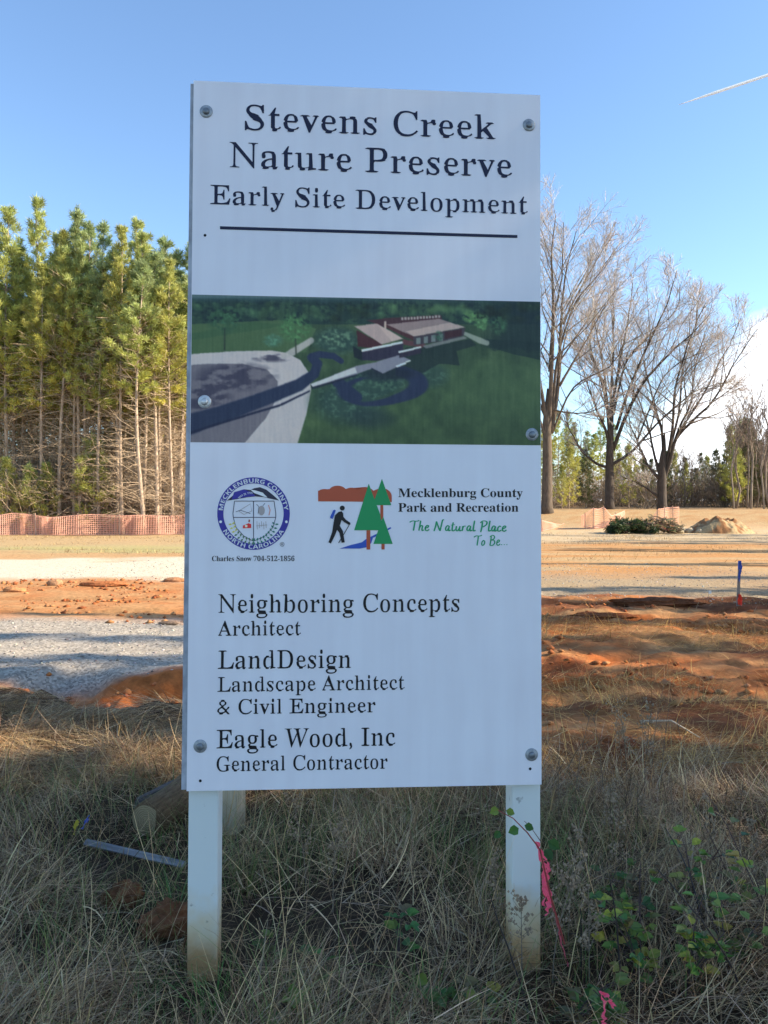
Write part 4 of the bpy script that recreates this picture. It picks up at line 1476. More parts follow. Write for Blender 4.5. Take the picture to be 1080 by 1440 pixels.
for px, top, d, k, lb in ((1036, 548, 72, 0, 'slim bare tree with pale trunk at the left of the right-edge group'), (1058, 540, 70, 1, 'tall slim bare tree near the right edge of the photo'),
                          (1078, 530, 68, 2, 'bare tree cut by the right edge of the photo'), (1110, 520, 68, 0, 'bare tree just beyond the right edge of the photo'),
                          (963, 625, 84, 1, 'thin pale bare tree standing above the dark pines, right of the forked tree'), (1150, 510, 70, 1, 'bare tree standing well beyond the right edge of the photo')):
    x = px_x(px, d)
    H = row_z(top, d) - tz(x, d)
    place(slims[k], x, d, H / 11, rs.random() * 6.28, lb, 'tree', sxy=H / 12)
for i in range(16):
    px = 1018 + 110 * (i + rs.random()) / 16
    d = rs.uniform(66, 80)
    x = px_x(px, d)
    H = row_z(rs.uniform(545, 615), d) - tz(x, d)
    place(slims[i % 3], x, d, H / 11, rs.random() * 6.28, 'slim bare tree in the tall group at the right edge', 'tree', 'bare trees of the right-edge group', sxy=H / 12)
for i in range(34):
    px = 285 + 460 * (i + rs.random()) / 34
    d = rs.uniform(84, 104)
    x = px_x(px, d)
    if i % 3 == 0: place(pines[i % 6], x, d, rs.uniform(8, 11) / 18, rs.random() * 6.28, 'far pine hidden behind the sign board', 'pine tree', 'far trees hidden behind the sign', sxy=.6)
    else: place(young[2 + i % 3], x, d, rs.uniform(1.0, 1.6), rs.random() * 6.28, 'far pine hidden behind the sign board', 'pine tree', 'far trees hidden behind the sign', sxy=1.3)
for i in range(9):
    px = 1026 + 90 * (i + rs.random()) / 9
    d = rs.uniform(74, 84)
    x = px_x(px, d)
    H = row_z(rs.uniform(590, 640), d) - tz(x, d)
    place(young[i % 5], x, d, H / 5.5, rs.random() * 6.28, 'green pine among the tall bare trees at the right edge', 'pine tree', 'pines of the right-edge group', sxy=H / 7)
for i in range(70):
    px = 765 + 500 * (i + rs.random()) / 70
    d = rs.uniform(70, 96)
    place(shrubs[i % 3], px_x(px, d), d, rs.uniform(1.0, 2.2), rs.random() * 6.28, 'leafless brown shrub along the far wood edge behind the bare trees', 'shrub', 'bare shrubs of the far wood edge')
for (px, d, s, k), lb in zip(((800, 68, .8, 3), (824, 70, .7, 2), (884, 74, .8, 3), (905, 75, .6, 4), (790, 66, .5, 3)),
                             ('bushy light green pine between the two left-hand bare trees', 'small green pine just left of the middle bare tree trunk', 'small green pine between the two right-hand bare trees',
                              'little green pine close to the forked bare tree', 'low green pine beside the thick brown trunk')):
    place(young[k], px_x(px, d), d, s * 1.3, rs.random() * 6.28, lb, 'pine tree')

# trees out of the picture on the right that throw their shade over the foreground
SH = 'shade trees right of the view'
for i, (x, y, H, k) in enumerate(((10.5, 0.6, 13, 2), (11.5, 2.2, 14, 0), (13.5, -1.0, 14, 5), (14.5, 1.4, 15, 2), (17, 0, 16, 0), (18.5, 2.0, 16, 2), (17, -2.8, 16, 4), (21, -.6, 17, 0),
                                  (24, 1.0, 17, 2), (24, -2.4, 17, 5), (21, 3.4, 15, 3), (10, -1.6, 13, 0))):
    place(pines[k], x, y, H / 18, rs.random() * 6.28, 'pine standing right of the view and shading the foreground', 'pine tree', SH, sxy=.8)
for i, (x, y, H, k) in enumerate(((20, 8.6, 13, 2), (27, 13, 13, 0), (30, 41, 13, 1), (36, 37, 14, 2), (27, 35, 12, 0))):
    place(slims[k], x, y, H / 11, rs.random() * 6.28, 'bare tree standing right of the view, its shadow on the clay', 'tree', SH, sxy=1.3)
for i, (x, y, H, k) in enumerate(((34, 42, 11, 3), (40, 39, 12, 1), (30, 15.5, 13, 3))):
    place(pines[k], x, y, H / 18, rs.random() * 6.28, 'pine standing right of the view, its shadow on the far clay', 'pine tree', SH)


for i, (x, y, H, k) in enumerate(((13, 4.4, 12, 5), (14.5, 6.0, 13, 1), (16, 9.7, 12, 3), (23, 7.2, 16, 1), (19, 5.2, 13, 3), (26, 10.6, 15, 5), (20, 9.4, 11.5, 0), (21.5, 10.8, 12, 1), (24, 13.4, 13, 2), (26, 20, 12.5, 3), (30, 26, 13, 0), (34, 26.6, 15, 2), (29, 32, 12, 1), (38, 33, 16, 5))):
    place(pines[k], x, y, H / 18, rs.random() * 6.28, 'slender pine standing right of the view, striping the clay with shade', 'pine tree', SH, sxy=.5)

# ------------------------------------------------------------------ orange netting fences
def net_fence(name, path, hfun, label, group=None, step=0.09, posts=None):
    P = [Vector((x, y, tz(x, y))) for x, y in path]
    rt = empty(name, P[0])
    tag(rt, label, 'fence', group)
    seg = [(P[i + 1] - P[i]).length for i in range(len(P) - 1)]
    tot = sum(seg)

    def at(s):
        q, i = s, 0
        while i < len(seg) - 1 and q > seg[i]: q -= seg[i]; i += 1
        p = P[i].lerp(P[i + 1], min(1, q / seg[i]))
        return Vector((p.x, p.y, tz(p.x, p.y))) - P[0]
    n = int(tot / step)
    wob = lambda s: 0.20 * math.sin(s * 1.35) + 0.05 * math.sin(s * 4.3 + 1)
    mb = MB()
    w = 0.034
    rows = 10
    cols = [(at(tot * i / n), hfun(tot * i / n)) for i in range(n + 1)]
    T = (P[-1] - P[0]).normalized()
    for i, (p, (lo, hi)) in enumerate(cols):
        yy = wob(i * step)
        a, b_ = p + Vector((0, yy, lo)), p + Vector((0, yy * 1.4, hi))
        tw = (T * .7 + Vector((0, .7, 0))) * w * .65    # strands stand turned in the mesh
        mb.add([a - tw, a + tw, b_ + tw, b_ - tw], [(0, 1, 2, 3)])
    for r in range(rows + 1):
        f = r / rows
        ww = w * (1.6 if r in (0, rows) else .8)
        V = []
        for i, (p, (lo, hi)) in enumerate(cols):
            yy = wob(i * step) + .004
            z = lo + (hi - lo) * f
            V += [p + Vector((0, yy, z - ww / 2)), p + Vector((0, yy, z + ww / 2))]
        mb.add(V, [(2 * i, 2 * i + 2, 2 * i + 3, 2 * i + 1) for i in range(n)])
    mb.build('netting', M['net'], rt)
    for s in (posts if posts is not None else np.arange(0, tot, 2.3)):
        p = at(s)
        hi = hfun(s)[1]
        m2 = MB()
        m2.box((p.x, p.y + .05, p.z + hi / 2), (.05, .04, hi + .25), rot=(R(rs.uniform(-3, 3)), R(rs.uniform(-4, 4)), 0))
        m2.build('fence_stake', M['fence_post'], rt)
    return rt


net_fence('safety_fence', [(-31, 43.2), (-20, 42.9), (-11, 43.6), (-3, 44.0)], lambda s: (0.06, 1.22 - 0.14 * abs(math.sin(s * 0.62)) + .05 * math.sin(s * 1.9)),
          'long low orange netting fence along the foot of the pine wood')
net_fence('safety_fence', [(px_x(818, 50), 50), (px_x(838, 49), 49), (px_x(858, 50), 50), (px_x(880, 53), 53)],
          lambda s: (0.1, 0.75 + .55 * math.exp(-((s - 1.1) / .7) ** 2) + .5 * math.exp(-((s - 2.1) / .5) ** 2)), 'short sagging orange netting by the middle bare tree', posts=(0.3, 1.0, 2.1, 4.0))
net_fence('safety_fence', [(px_x(914, 50), 50), (px_x(930, 49.5), 49.5), (px_x(954, 50.5), 50.5)],
          lambda s: (0.15, 0.35 + .95 * min(1, s / .6)), 'short orange netting in front of the forked bare tree', posts=(0.5, 1.1, 2.0))
net_fence('safety_fence', [(px_x(720, 48), 48), (px_x(762, 48), 48), (px_x(794, 52), 52)],
          lambda s: (0.05, 1.0 - .16 * s), 'drooping orange netting beside the right edge of the sign', posts=(0.4, 1.9))
# ------------------------------------------------------------------ grass, straw, weeds
def blades(name, X, Y, length, az, lean, curl, width, col, segs=4, label=None, lift=0.0, wob=0.25):
    n = len(X)
    Z = terrain(X, Y) - 0.01 + lift
    P0 = np.stack([X, Y, Z], 1)
    ca, sa = np.cos(az), np.sin(az)
    pts = [P0]
    p = P0.copy()
    tw = RNG.normal(0, wob, n)
    for k in range(segs):
        f = (k + 0.5) / segs
        th = lean + curl * f
        a2 = az + tw * f
        p = p + (length / segs)[:, None] * np.stack([np.sin(th) * np.cos(a2), np.sin(th) * np.sin(a2), np.cos(th)], 1)
        pts.append(p.copy())
    tw_ = RNG.uniform(0, PI, n)
    side = np.stack([-sa * np.cos(tw_) + ca * np.sin(tw_) * .5, ca * np.cos(tw_) + sa * np.sin(tw_) * .5, np.sin(tw_) * 0.35], 1)
    V = np.empty((n, segs + 1, 2, 3))
    for k in range(segs + 1):
        w = (width * (1 - 0.8 * (k / segs) ** 1.5))[:, None] / 2
        V[:, k, 0] = pts[k] - side * w
        V[:, k, 1] = pts[k] + side * w
    V[..., 2] = np.maximum(V[..., 2], (Z - 0.0)[:, None, None] + 0.004)
    V = V.reshape(-1, 3)
    b = np.arange(n)[:, None] * (segs + 1) * 2
    F = np.concatenate([b + np.array([[2 * k, 2 * k + 1, 2 * k + 3, 2 * k + 2]]) for k in range(segs)])
    C = np.repeat(col, (segs + 1) * 2, 0)
    o = np_mesh(name, V, F, M['grass'], None, C)
    return o


HAY = np.array(((.58, .385, .185), (.40, .26, .135), (.76, .55, .29), (.23, .14, .075), (.48, .35, .215), (.14, .08, .042)))
GRN = np.array(((.18, .24, .07), (.24, .28, .09), (.13, .18, .06), (.30, .30, .13)))


def pick(pal, n, amt=.25):
    return jitter_col(pal[RNG.integers(0, len(pal), n)], n, amt)


def scatter(n, x0, x1, y0, y1, dens=None):
    X = RNG.uniform(x0, x1, n); Y = RNG.uniform(y0, y1, n)
    if dens is not None:
        k = RNG.random(n) < dens(X, Y)
        X, Y = X[k], Y[k]
    return X, Y


def swirl(X, Y, sc, seed):
    return fbm(X, Y, sc, 3, seed) * 4 * PI


SPOTS = [(-.62, 2.40, .13, .26, .85), (.52, 2.44, .12, .24, .8), (-1.18, 3.52, .20, .24, .55), (-1.20, 3.38, .32, .12, .7), (-.86, 2.86, .13, .16, .65), (-1.05, 3.0, .08, .12, .5)]


def keep(X, Y):
    """how much of its length a blade keeps: short in front of the posts, log, board and clods"""
    f = np.ones(len(X))
    for x, y, a, b_, k_ in SPOTS: f *= 1 - k_ * np.exp(-((X - x) / a) ** 4 - ((Y - y) / b_) ** 4)
    return f


inframe = lambda X, Y: (np.abs(X) < 0.56 * Y + 0.9)
# matted dead grass of the foreground
dn = lambda X, Y: inframe(X, Y) * (0.10 + 0.90 * sst(.36, .60, fbm(X, Y, 2.6, 4, 51))) * (1 - .85 * sst(4.0, 4.5, Y) * sst(.4, .7, X))
X, Y = scatter(165000, -3.6, 3.6, 1.5, 5.0, dn)
n = len(X)
cl = fbm(X, Y, 2.3, 3, 53)
o = blades('dry_grass', X, Y, RNG.uniform(.09, .30, n) * (0.45 + 0.9 * cl) * keep(X, Y), swirl(X, Y, 1.1, 55) + RNG.normal(0, .9, n), np.where(RNG.random(n) < .72, RNG.uniform(1.0, 1.62, n), RNG.uniform(.3, 1.1, n)), RNG.uniform(-.3, .8, n),
           RNG.uniform(.0018, .0040, n) * np.where(RNG.random(n) < .16, 2.2, 1.0), pick(HAY * np.array((.92, .93, .98)), n, .35) * (.45 + 1.1 * fbm(X, Y, 2.0, 4, 56))[:, None], lift=RNG.uniform(0, .20, n) * cl * keep(X, Y))
tag(o, 'matted greyish dead grass covering the ground round the sign posts', 'dead grass', kind='stuff')
# laid-over hay on the left, further off, draping the bank
dn2 = lambda X, Y: (X < -0.6) * (X > -0.56 * Y - 1.2) * (0.3 + .7 * sst(.35, .6, fbm(X, Y, 1.2, 3, 57))) * (1 - sst(5.6, 6.3, Y + 0.16 * (-X - 3) + (fbm(X, Y, 1.5, 3, 58) - .5)))
X, Y = scatter(120000, -5.2, -0.3, 4.4, 7.4, dn2)
n = len(X)
o = blades('hay', X, Y, RNG.uniform(.12, .36, n), swirl(X, Y, 1.0, 59) + RNG.normal(0, .6, n), RNG.uniform(1.15, 1.58, n), RNG.uniform(-.2, .5, n),
           RNG.uniform(.003, .006, n), pick(HAY * .95, n, .3) * (.5 + fbm(X, Y, 1.7, 4, 60))[:, None], lift=RNG.uniform(0, .10, n) * fbm(X, Y, 1.5, 3, 62))
tag(o, 'long flattened hay draped over the bank left of the sign', 'hay', kind='stuff')
# straw tussocks on the red clay to the right
tus = lambda X, Y: (X > -0.2) * (X < .56 * Y + 1) * (.05 + .95 * sst(.49, .60, fbm(X * .55, Y * 1.1, 1.0, 4, 61))) * (.45 + .55 * sst(6.5, 4.6, Y)) * (1 - .75 * sst(8.5, 12.5, Y))
X, Y = scatter(150000, -0.3, 8.2, 4.3, 13.0, tus)
n = len(X)
o = blades('straw', X, Y, RNG.uniform(.12, .34, n), swirl(X, Y, .9, 63) + RNG.normal(0, .9, n), np.where(RNG.random(n) < .86, RNG.uniform(1.2, 1.58, n), RNG.uniform(.3, 1.1, n)), RNG.uniform(-.2, .5, n),
           RNG.uniform(.003, .007, n), pick(HAY[:5] * np.array((1.05, .90, .62)), n), lift=RNG.uniform(0, .035, n))
tag(o, 'clumps of pale straw strewn over the red clay right of the sign', 'straw', kind='stuff')
# thin straw further out, both sides
X, Y = scatter(60000, -24, 26, 11, 46, lambda X, Y: (np.abs(X) < .56 * Y + 2) * sst(.50, .62, fbm(X, Y * 1.6, .45, 4, 65)) * np.where(X < 0, sst(22.5, 26, Y), np.clip(sst(19, 24, Y) + .25 * (Y < 13.5), 0, 1)))
n = len(X)
o = blades('stubble', X, Y, RNG.uniform(.08, .22, n), RNG.uniform(0, 6.28, n), RNG.uniform(.3, 1.3, n), RNG.uniform(.1, .9, n), RNG.uniform(.010, .022, n), pick(HAY * np.array((.85, .82, .7)), n), segs=2)
tag(o, 'sparse dry stubble over the tan ground of the clearing', 'stubble', kind='stuff')
# standing thin green and olive grass between and behind the posts
gd = lambda X, Y: inframe(X, Y) * sst(.42, .62, fbm(X, Y, 1.7, 3, 67)) * (.25 + .75 * np.exp(-((X - .1) / .8) ** 2))
X, Y = scatter(24000, -2.2, 2.4, 1.9, 4.4, gd)
n = len(X)
o = blades('green_grass', X, Y, RNG.uniform(.16, .42, n) * keep(X, Y), RNG.uniform(0, 6.28, n), RNG.uniform(.05, .6, n), RNG.uniform(.3, 1.5, n), RNG.uniform(.002, .0042, n),
           pick(np.concatenate([GRN, HAY[:2] * .8]), n), segs=5)
tag(o, 'thin green and olive grass blades among the dead grass below the sign', 'grass', kind='stuff')
# long single dry stalks, upright and broken
X, Y = scatter(2600, -2.6, 2.8, 1.7, 4.6, inframe)
n = len(X)
o = blades('dry_stalks', X, Y, RNG.uniform(.25, .58, n) * keep(X, Y), RNG.uniform(0, 6.28, n), RNG.uniform(.3, 1.3, n), RNG.uniform(-.2, 1.2, n), RNG.uniform(.002, .0045, n),
           pick(HAY[:3] * 1.1, n), segs=5)
tag(o, 'long loose pale stalks sticking out of the dead grass', 'dry stalks', kind='stuff')


def at_px(px, row, up=0.0):
    """the ground point seen at a pixel of the photograph"""
    d = CAM_Z * FPX / (row - HOR)
    for _ in range(4):
        z = tz(px_x(px, d), d)
        d = (CAM_Z - z) * FPX / (row - HOR)
    return Vector((px_x(px, d), d, tz(px_x(px, d), d) + up))


def tuft(px, row, n, hgt, pal, label, cat='grass tuft', name='grass_tuft', w=.005, group=None):
    p = at_px(px, row)
    a = RNG.uniform(0, 6.28, n)
    r = RNG.random(n) * .07
    o = blades(name, p.x + r * np.cos(a), p.y + r * np.sin(a), RNG.uniform(.5, 1.0, n) * hgt, a + RNG.normal(0, .4, n), RNG.uniform(.02, .35, n), RNG.uniform(.2, 1.3, n),
               RNG.uniform(.7, 1.2, n) * w, pick(pal, n), segs=6)
    return tag(o, label, cat, group)


BG = np.array(((.10, .22, .05), (.13, .26, .07), (.09, .17, .05)))
tuft(296, 1432, 46, .20, BG, 'bright green grass tuft at the foot of the left sign post')
tuft(246, 1300, 60, .26, GRN * np.array((.6, .8, .8)), 'dark green grass tuft on the left side of the left post')
tuft(345, 1255, 50, .24, GRN, 'green grass tuft just right of the left sign post')
tuft(205, 1425, 30, .16, BG * .9, 'short green tuft in the lower left, left of the post foot')
tuft(610, 1420, 40, .20, GRN, 'olive grass tuft at the bottom between the posts')
tuft(690, 1235, 60, .25, GRN * .8, 'dark grass tuft just left of the right sign post')
tuft(212, 1192, 30, .13, BG, 'small green tuft in front of the log end')
tuft(970, 1395, 46, .17, GRN * np.array((1, 1.1, 1.3)), 'grey green grass tuft in the lower right corner')


def leaf_verts(c, d, nrm, L, W, fold=.25):
    """a small pointed leaf: base, two sides, tip, with a fold along the middle"""
    d = d.normalized()
    s = d.cross(nrm).normalized()
    u = s.cross(d).normalized()
    V = [c, c + d * L * .3 + s * W * .48 + u * W * fold, c + d * L * .65 + s * W * .42 + u * W * fold * .8, c + d * L, c + d * L * .65 - s * W * .42 + u * W * fold * .8, c + d * L * .3 - s * W * .48 + u * W * fold, c + d * L * .35, c + d * L * .68 - u * W * .05]
    F = [(0, 1, 6), (1, 2, 7, 6), (2, 3, 7), (0, 6, 5), (6, 7, 4, 5), (7, 3, 4)]
    return V, F


LEAFG = ((.095, .19, .045), (.14, .23, .05), (.19, .25, .06), (.06, .12, .035), (.16, .15, .06))


def bramble(p, h, lean, az, seed, label, nleaf=9, leafL=.055, cane=(.09, .055, .05), yellow=.15, group=None, cat='bramble', name='bramble', ret=False, canes=1, thick=.0032):
    r_ = random.Random(seed)
    rt = empty(name, p)
    tag(rt, label, cat, group)
    mb, lf = MB(), MB()
    for c in range(canes):
        a0 = az + (r_.uniform(-1.2, 1.2) if c else 0)
        hh = h * (1 if c == 0 else r_.uniform(.5, .95))
        pts, q, th = [], Vector((0, 0, -.02)), R(lean) * .3
        n = 9
        for i in range(n):
            pts.append(q.copy())
            th += R(lean) * .7 * 2 / n + r_.gauss(0, .05)
            a0 += r_.gauss(0, .12)
            q = q + Vector((math.sin(th) * math.cos(a0), math.sin(th) * math.sin(a0), math.cos(th))) * hh / n
        mb.tube([tuple(v) for v in pts], np.linspace(thick, thick * .4, n), 6, cane)
        for j in range(max(1, nleaf // canes)):
            s = r_.uniform(.25, 1.0) * (n - 1)
            i = min(n - 2, int(s))
            b_ = pts[i].lerp(pts[i + 1], s - i)
            la = r_.random() * 6.28
            d = Vector((math.cos(la), math.sin(la), r_.uniform(-.1, .5))).normalized()
            e = b_ + d * r_.uniform(.02, .055)
            mb.tube([tuple(b_), tuple(e)], [.0011, .0008], 4, cane)
            g = LEAFG[r_.randrange(5)] if r_.random() > yellow else (.36, .33, .06)
            g = tuple(v * r_.uniform(.8, 1.25) for v in g)
            for k, (da, sc) in enumerate(((0, 1.0), (1.1, .8), (-1.1, .8))[:r_.choice((1, 3, 3))]):
                dd = Matrix.Rotation(da, 3, 'Z') @ d
                nrm = Vector((r_.gauss(0, .55), r_.gauss(-.35, .5), 1)).normalized()
                V, F = leaf_verts(e, dd, nrm, leafL * sc * r_.uniform(.8, 1.2), leafL * sc * .72)
                lf.add([tuple(v) for v in V], F, g)
    mb.build('cane', M['leaf'], rt, usecol=True)
    if nleaf: lf.build('leaves', M['leaf'], rt, usecol=True)
    return rt


BRG = 'brambles in the weeds'
for (px, row, h, lean, az, nl, cn, L, yl), lb in (
    ((905, 1392, .42, 25, 2.4, 22, 3, .050, .25), 'bushiest bramble with green and yellow leaves right of the right post'),
    ((965, 1405, .40, 30, .6, 18, 3, .050, .30), 'leafy bramble with yellowing leaves, next right of the bushiest one'),
    ((1030, 1385, .36, 35, 1.4, 12, 2, .048, .1), 'green bramble near the right edge of the photo'),
    ((1088, 1330, .66, 20, 2.6, 9, 2, .055, .2), 'tall dark bramble cane rising at the right edge'),
    ((800, 1455, .26, 40, .4, 14, 2, .050, .05), 'low dark green bramble at the bottom right of the right post'),
    ((870, 1462, .22, 30, 2.8, 12, 2, .05, .05), 'low green bramble at the bottom edge beside the pink tape scrap'),
    ((640, 1440, .16, 30, 1.2, 5, 1, .062, .0), 'small bramble with broad green leaves at the bottom, mid way between posts'),
    ((900, 1330, .34, 20, 1.1, 14, 2, .046, .2), 'bramble standing behind the bushiest one, right of the right post'),
    ((985, 1300, .36, 25, 2.0, 12, 2, .046, .3), 'bramble with yellow green leaves behind the leafy ones at the right'),
    ((1045, 1290, .42, 25, 2.8, 12, 2, .046, .1), 'green bramble behind the tall dark cane at the right edge'),
    ((850, 1290, .26, 25, .8, 9, 2, .042, .1), 'small dark green bramble just right of the fluffy dry weed'),
    ((560, 1350, .18, 30, 1.6, 6, 1, .05, .0), 'small low green bramble in the middle between the two posts'),
    ((440, 1392, .16, 30, 1.9, 5, 1, .058, .0), 'small bramble with two upright green leaves between the posts, left half'),
    ((375, 1345, .12, 40, .2, 4, 1, .052, .0), 'small green bramble nearest the left post, on its right'),
    ((420, 1455, .18, 30, 2.4, 8, 2, .055, .05), 'green bramble at the bottom edge, left of the middle'),
    ((700, 1430, .15, 35, 2.9, 5, 1, .050, .2), 'yellowish small bramble just left of the right post foot')):
    bramble(at_px(px, row), h, lean, az, int(px + row), lb, int(nl * 1.7), L * .9, yellow=yl, canes=cn + 1)
# dark bare canes
for (px, row, h, lean, az), lb in (((748, 1440, .46, 14, 2.9), 'dark bare cane leaning left in front of the right post'), ((885, 1420, .50, 14, 2.6), 'dark bare cane standing among the bramble leaves'),
                                   ((1050, 1420, .60, 30, 2.7), 'dark bare cane leaning left near the right edge'), ((818, 1380, .30, 12, 1.2), 'short dark bare cane right of the right post'),
                                   ((1000, 1330, .48, 22, 2.2), 'thin dark bare cane right of the bramble leaves')):
    bramble(at_px(px, row), h, lean, az, int(px * 3 + row), lb, 0, cane=(.05, .038, .035), cat='cane', name='bare_cane', thick=.0042)
bramble(at_px(262, 1165), .62, 110, 2.5, 9, 'long thin cane arching left from the left post with a leaf clump', 6, .04, cat='cane', name='arching_cane')


def weed(p, h, seed, label, group=None, fluff=True, col=(.24, .19, .14)):
    r_ = random.Random(seed)
    rt = empty('dry_weed', p)
    tag(rt, label, 'weed', group)
    mb, fl = MB(), MB()
    a = r_.random() * 6.28
    ln = r_.uniform(.05, .22)
    ax = lambda s: Vector((math.cos(a) * ln * h * s * s, math.sin(a) * ln * h * s * s, h * s))
    mb.tube([tuple(ax(i / 5)) for i in range(6)], np.linspace(.0026, .0010, 6), 5, col)
    for k in range(18):
        s = r_.uniform(.35, 1)
        b0 = ax(s)
        aa = r_.random() * 6.28
        L = h * r_.uniform(.08, .26) * (1.25 - s * .6)
        e = b0 + Vector((math.cos(aa), math.sin(aa), r_.uniform(.6, 1.6))).normalized() * L
        mb.tube([tuple(b0), tuple(e)], [.0011, .0006], 3, col)
        if fluff:
            for q in range(r_.choice((4, 6, 8))):
                t_ = r_.uniform(.35, 1.05)
                c = b0.lerp(e, t_) + Vector((r_.gauss(0, .006), r_.gauss(0, .006), r_.gauss(0, .006)))
                sz = r_.uniform(.003, .0065)
                g = r_.uniform(.75, 1.25)
                cc = (.34 * g, .255 * g, .17 * g)
                V = [c + Vector(v) * sz for v in ((1, 0, 0), (-1, 0, 0), (0, 1, 0), (0, -1, 0), (0, 0, 1.3), (0, 0, -1))]
                fl.add([tuple(v) for v in V], [(0, 2, 4), (2, 1, 4), (1, 3, 4), (3, 0, 4), (2, 0, 5), (1, 2, 5), (3, 1, 5), (0, 3, 5)], cc)
    mb.build('stem', M['grass'], rt, usecol=True)
    if fluff: fl.build('seed_heads', M['grass'], rt, usecol=True)
    return rt


weed(at_px(800, 1345), .46, 1, 'tall dry weed with a pale fluffy top right of the right post')
weed(at_px(778, 1390), .44, 2, 'dry weed with fine seed heads close against the right post')
weed(at_px(735, 1400), .30, 3, 'small dry weed with dark seeds in front of the right post')
weed(at_px(830, 1395), .34, 4, 'dry brown weed between the right post and the brambles')
weed(at_px(430, 1260), .42, 5, 'dry weed with a dense grey head between the posts, left half')
weed(at_px(468, 1285), .36, 6, 'dry weed with seed heads in the middle between the posts')
weed(at_px(700, 1330), .30, 7, 'dry weed with a few heads left of the right post')
WG = 'dry weeds behind the sign posts'
for i in range(22):
    y = rs.uniform(3.6, 4.9)
    x = rs.uniform(-.42, 1.6)
    weed((x, y, tz(x, y)), rs.uniform(.35, .6), 50 + i, 'brown dry weed stem in the thicket behind and below the sign', WG, fluff=i % 3 == 0, col=(.20, .145, .10))

for i in range(30):
    y = rs.uniform(2.9, 3.9)
    x = rs.uniform(.75, 2.1) * y / 3.8
    weed((x, y, tz(x, y)), rs.uniform(.18, .36), 90 + i, 'brown dry weed stem in the thicket right of the right post', 'dry weeds right of the sign', fluff=i % 4 == 0, col=(.13, .09, .06))

# ------------------------------------------------------------------ tapes, vine, markers
def tape(pts, w, seed, twist=2.0):
    r_ = random.Random(seed)
    P_ = [Vector(p) for p in pts]
    Q = []
    for i in range(len(P_) - 1):
        for k in range(6): Q.append(P_[i].lerp(P_[i + 1], k / 6))
    Q.append(P_[-1])
    mb = MB()
    V = []
    a = r_.random() * 6
    for i, q in enumerate(Q):
        a += r_.uniform(.1, .5) * twist
        s = Vector((math.cos(a), math.sin(a) * .6, .25 * math.sin(a * 1.7))) * w * r_.uniform(.7, 1.1) / 2
        j = Vector((r_.gauss(0, .003), r_.gauss(0, .003), 0))
        V += [tuple(q - s + j), tuple(q + s + j)]
    mb.add(V, [(2 * i, 2 * i + 1, 2 * i + 3, 2 * i + 2) for i in range(len(Q) - 1)])
    return mb


def at_d(px, row, d):
    return Vector((px_x(px, d), d, row_z(row, d)))


rt = empty('flagging_tape', at_d(770, 1330, 2.56))
tag(rt, 'long pink flagging tape tied to the vine on the right post, hanging down', 'flagging tape')
for i, pth in enumerate((((757, 1186), (762, 1210), (770, 1232), (774, 1262), (769, 1290)), ((760, 1195), (772, 1216), (768, 1246), (776, 1276)), ((764, 1212), (766, 1240), (764, 1276)))):
    q = [at_d(px, row, 2.54 + .012 * i) - rt.location for px, row in pth]
    tape(q, .017, i, 2.2).build('streamer', M['tape_pink'], rt)
q = [at_d(px, row, 2.56) - rt.location for px, row in ((772, 1262), (784, 1300), (790, 1330), (800, 1362))]
tape(q, .007, 9, 1.2).build('streamer', mat('faded_tape', (.55, .10, .13), rough=.5, trans=.3), rt)
rt = empty('flagging_tape', at_d(850, 1440, 2.12))
tag(rt, 'short scrap of pink flagging tape among leaves at the bottom edge', 'flagging tape')
for i, pth in enumerate((((846, 1397), (852, 1412), (850, 1436), (852, 1450)), ((848, 1398), (858, 1406), (864, 1422)))):
    tape([at_d(px, row, 2.10) - rt.location for px, row in pth], .016, 20 + i).build('streamer', M['tape_pink'], rt)
# the vine the tape is tied to
rt = empty('vine', at_d(770, 1255, 2.60))
tag(rt, 'red stemmed vine with green leaves arching over the right post', 'vine')
mb, lf = MB(), MB()
vp = [at_d(px, row, d) - rt.location for px, row, d in ((795, 1330, 2.55), (775, 1262, 2.53), (760, 1196, 2.52), (742, 1172, 2.50), (722, 1152, 2.49), (700, 1140, 2.48))]
mb.tube([tuple(v) for v in vp], [.003, .003, .0026, .0022, .0018, .0012], 6, (.36, .07, .06))
vp2 = [at_d(px, row, 2.51) - rt.location for px, row in ((762, 1186), (748, 1166), (738, 1156))]
mb.tube([tuple(v) for v in vp2], [.0014, .0012, .001], 5, (.16, .10, .06))
mb.build('stem', M['leaf'], rt, usecol=True)
for px, row, L, g, dx in ((702, 1139, .034, (.20, .26, .05), -1), (712, 1141, .03, (.16, .24, .04), 1), (730, 1166, .038, (.08, .19, .04), -1), (738, 1162, .032, (.05, .13, .03), 1),
                          (771, 1184, .045, (.04, .10, .02), .6), (766, 1196, .04, (.03, .08, .02), .3), (704, 1170, .03, (.05, .12, .03), -.4)):
    V, F = leaf_verts(at_d(px, row, 2.49) - rt.location, Vector((dx, -.2, -.35)), Vector((.2, -1, .5)), L, L * .85)
    lf.add([tuple(v) for v in V], F, g)
lf.build('leaves', M['leaf'], rt, usecol=True)

for px, row, c, lb, pth in ((106, 1176, (.62, .50, .05), 'yellow marking tape tied to dead grass left of the log', ((110, 1152), (105, 1162), (103, 1176))),
                            ((118), 1172, (.06, .13, .55), 'blue marking tape tied to dead grass left of the log', ((125, 1148), (119, 1157), (114, 1167)))):
    p = at_px(px, row + 12)
    t_ = tape([at_d(a, b_, p.y) - p for a, b_ in pth], .02, px, 1.2).build('marking_tape', mat('tape_colour', c, rough=.5, trans=.3))
    t_.location = p
    tag(t_, lb, 'marking tape')
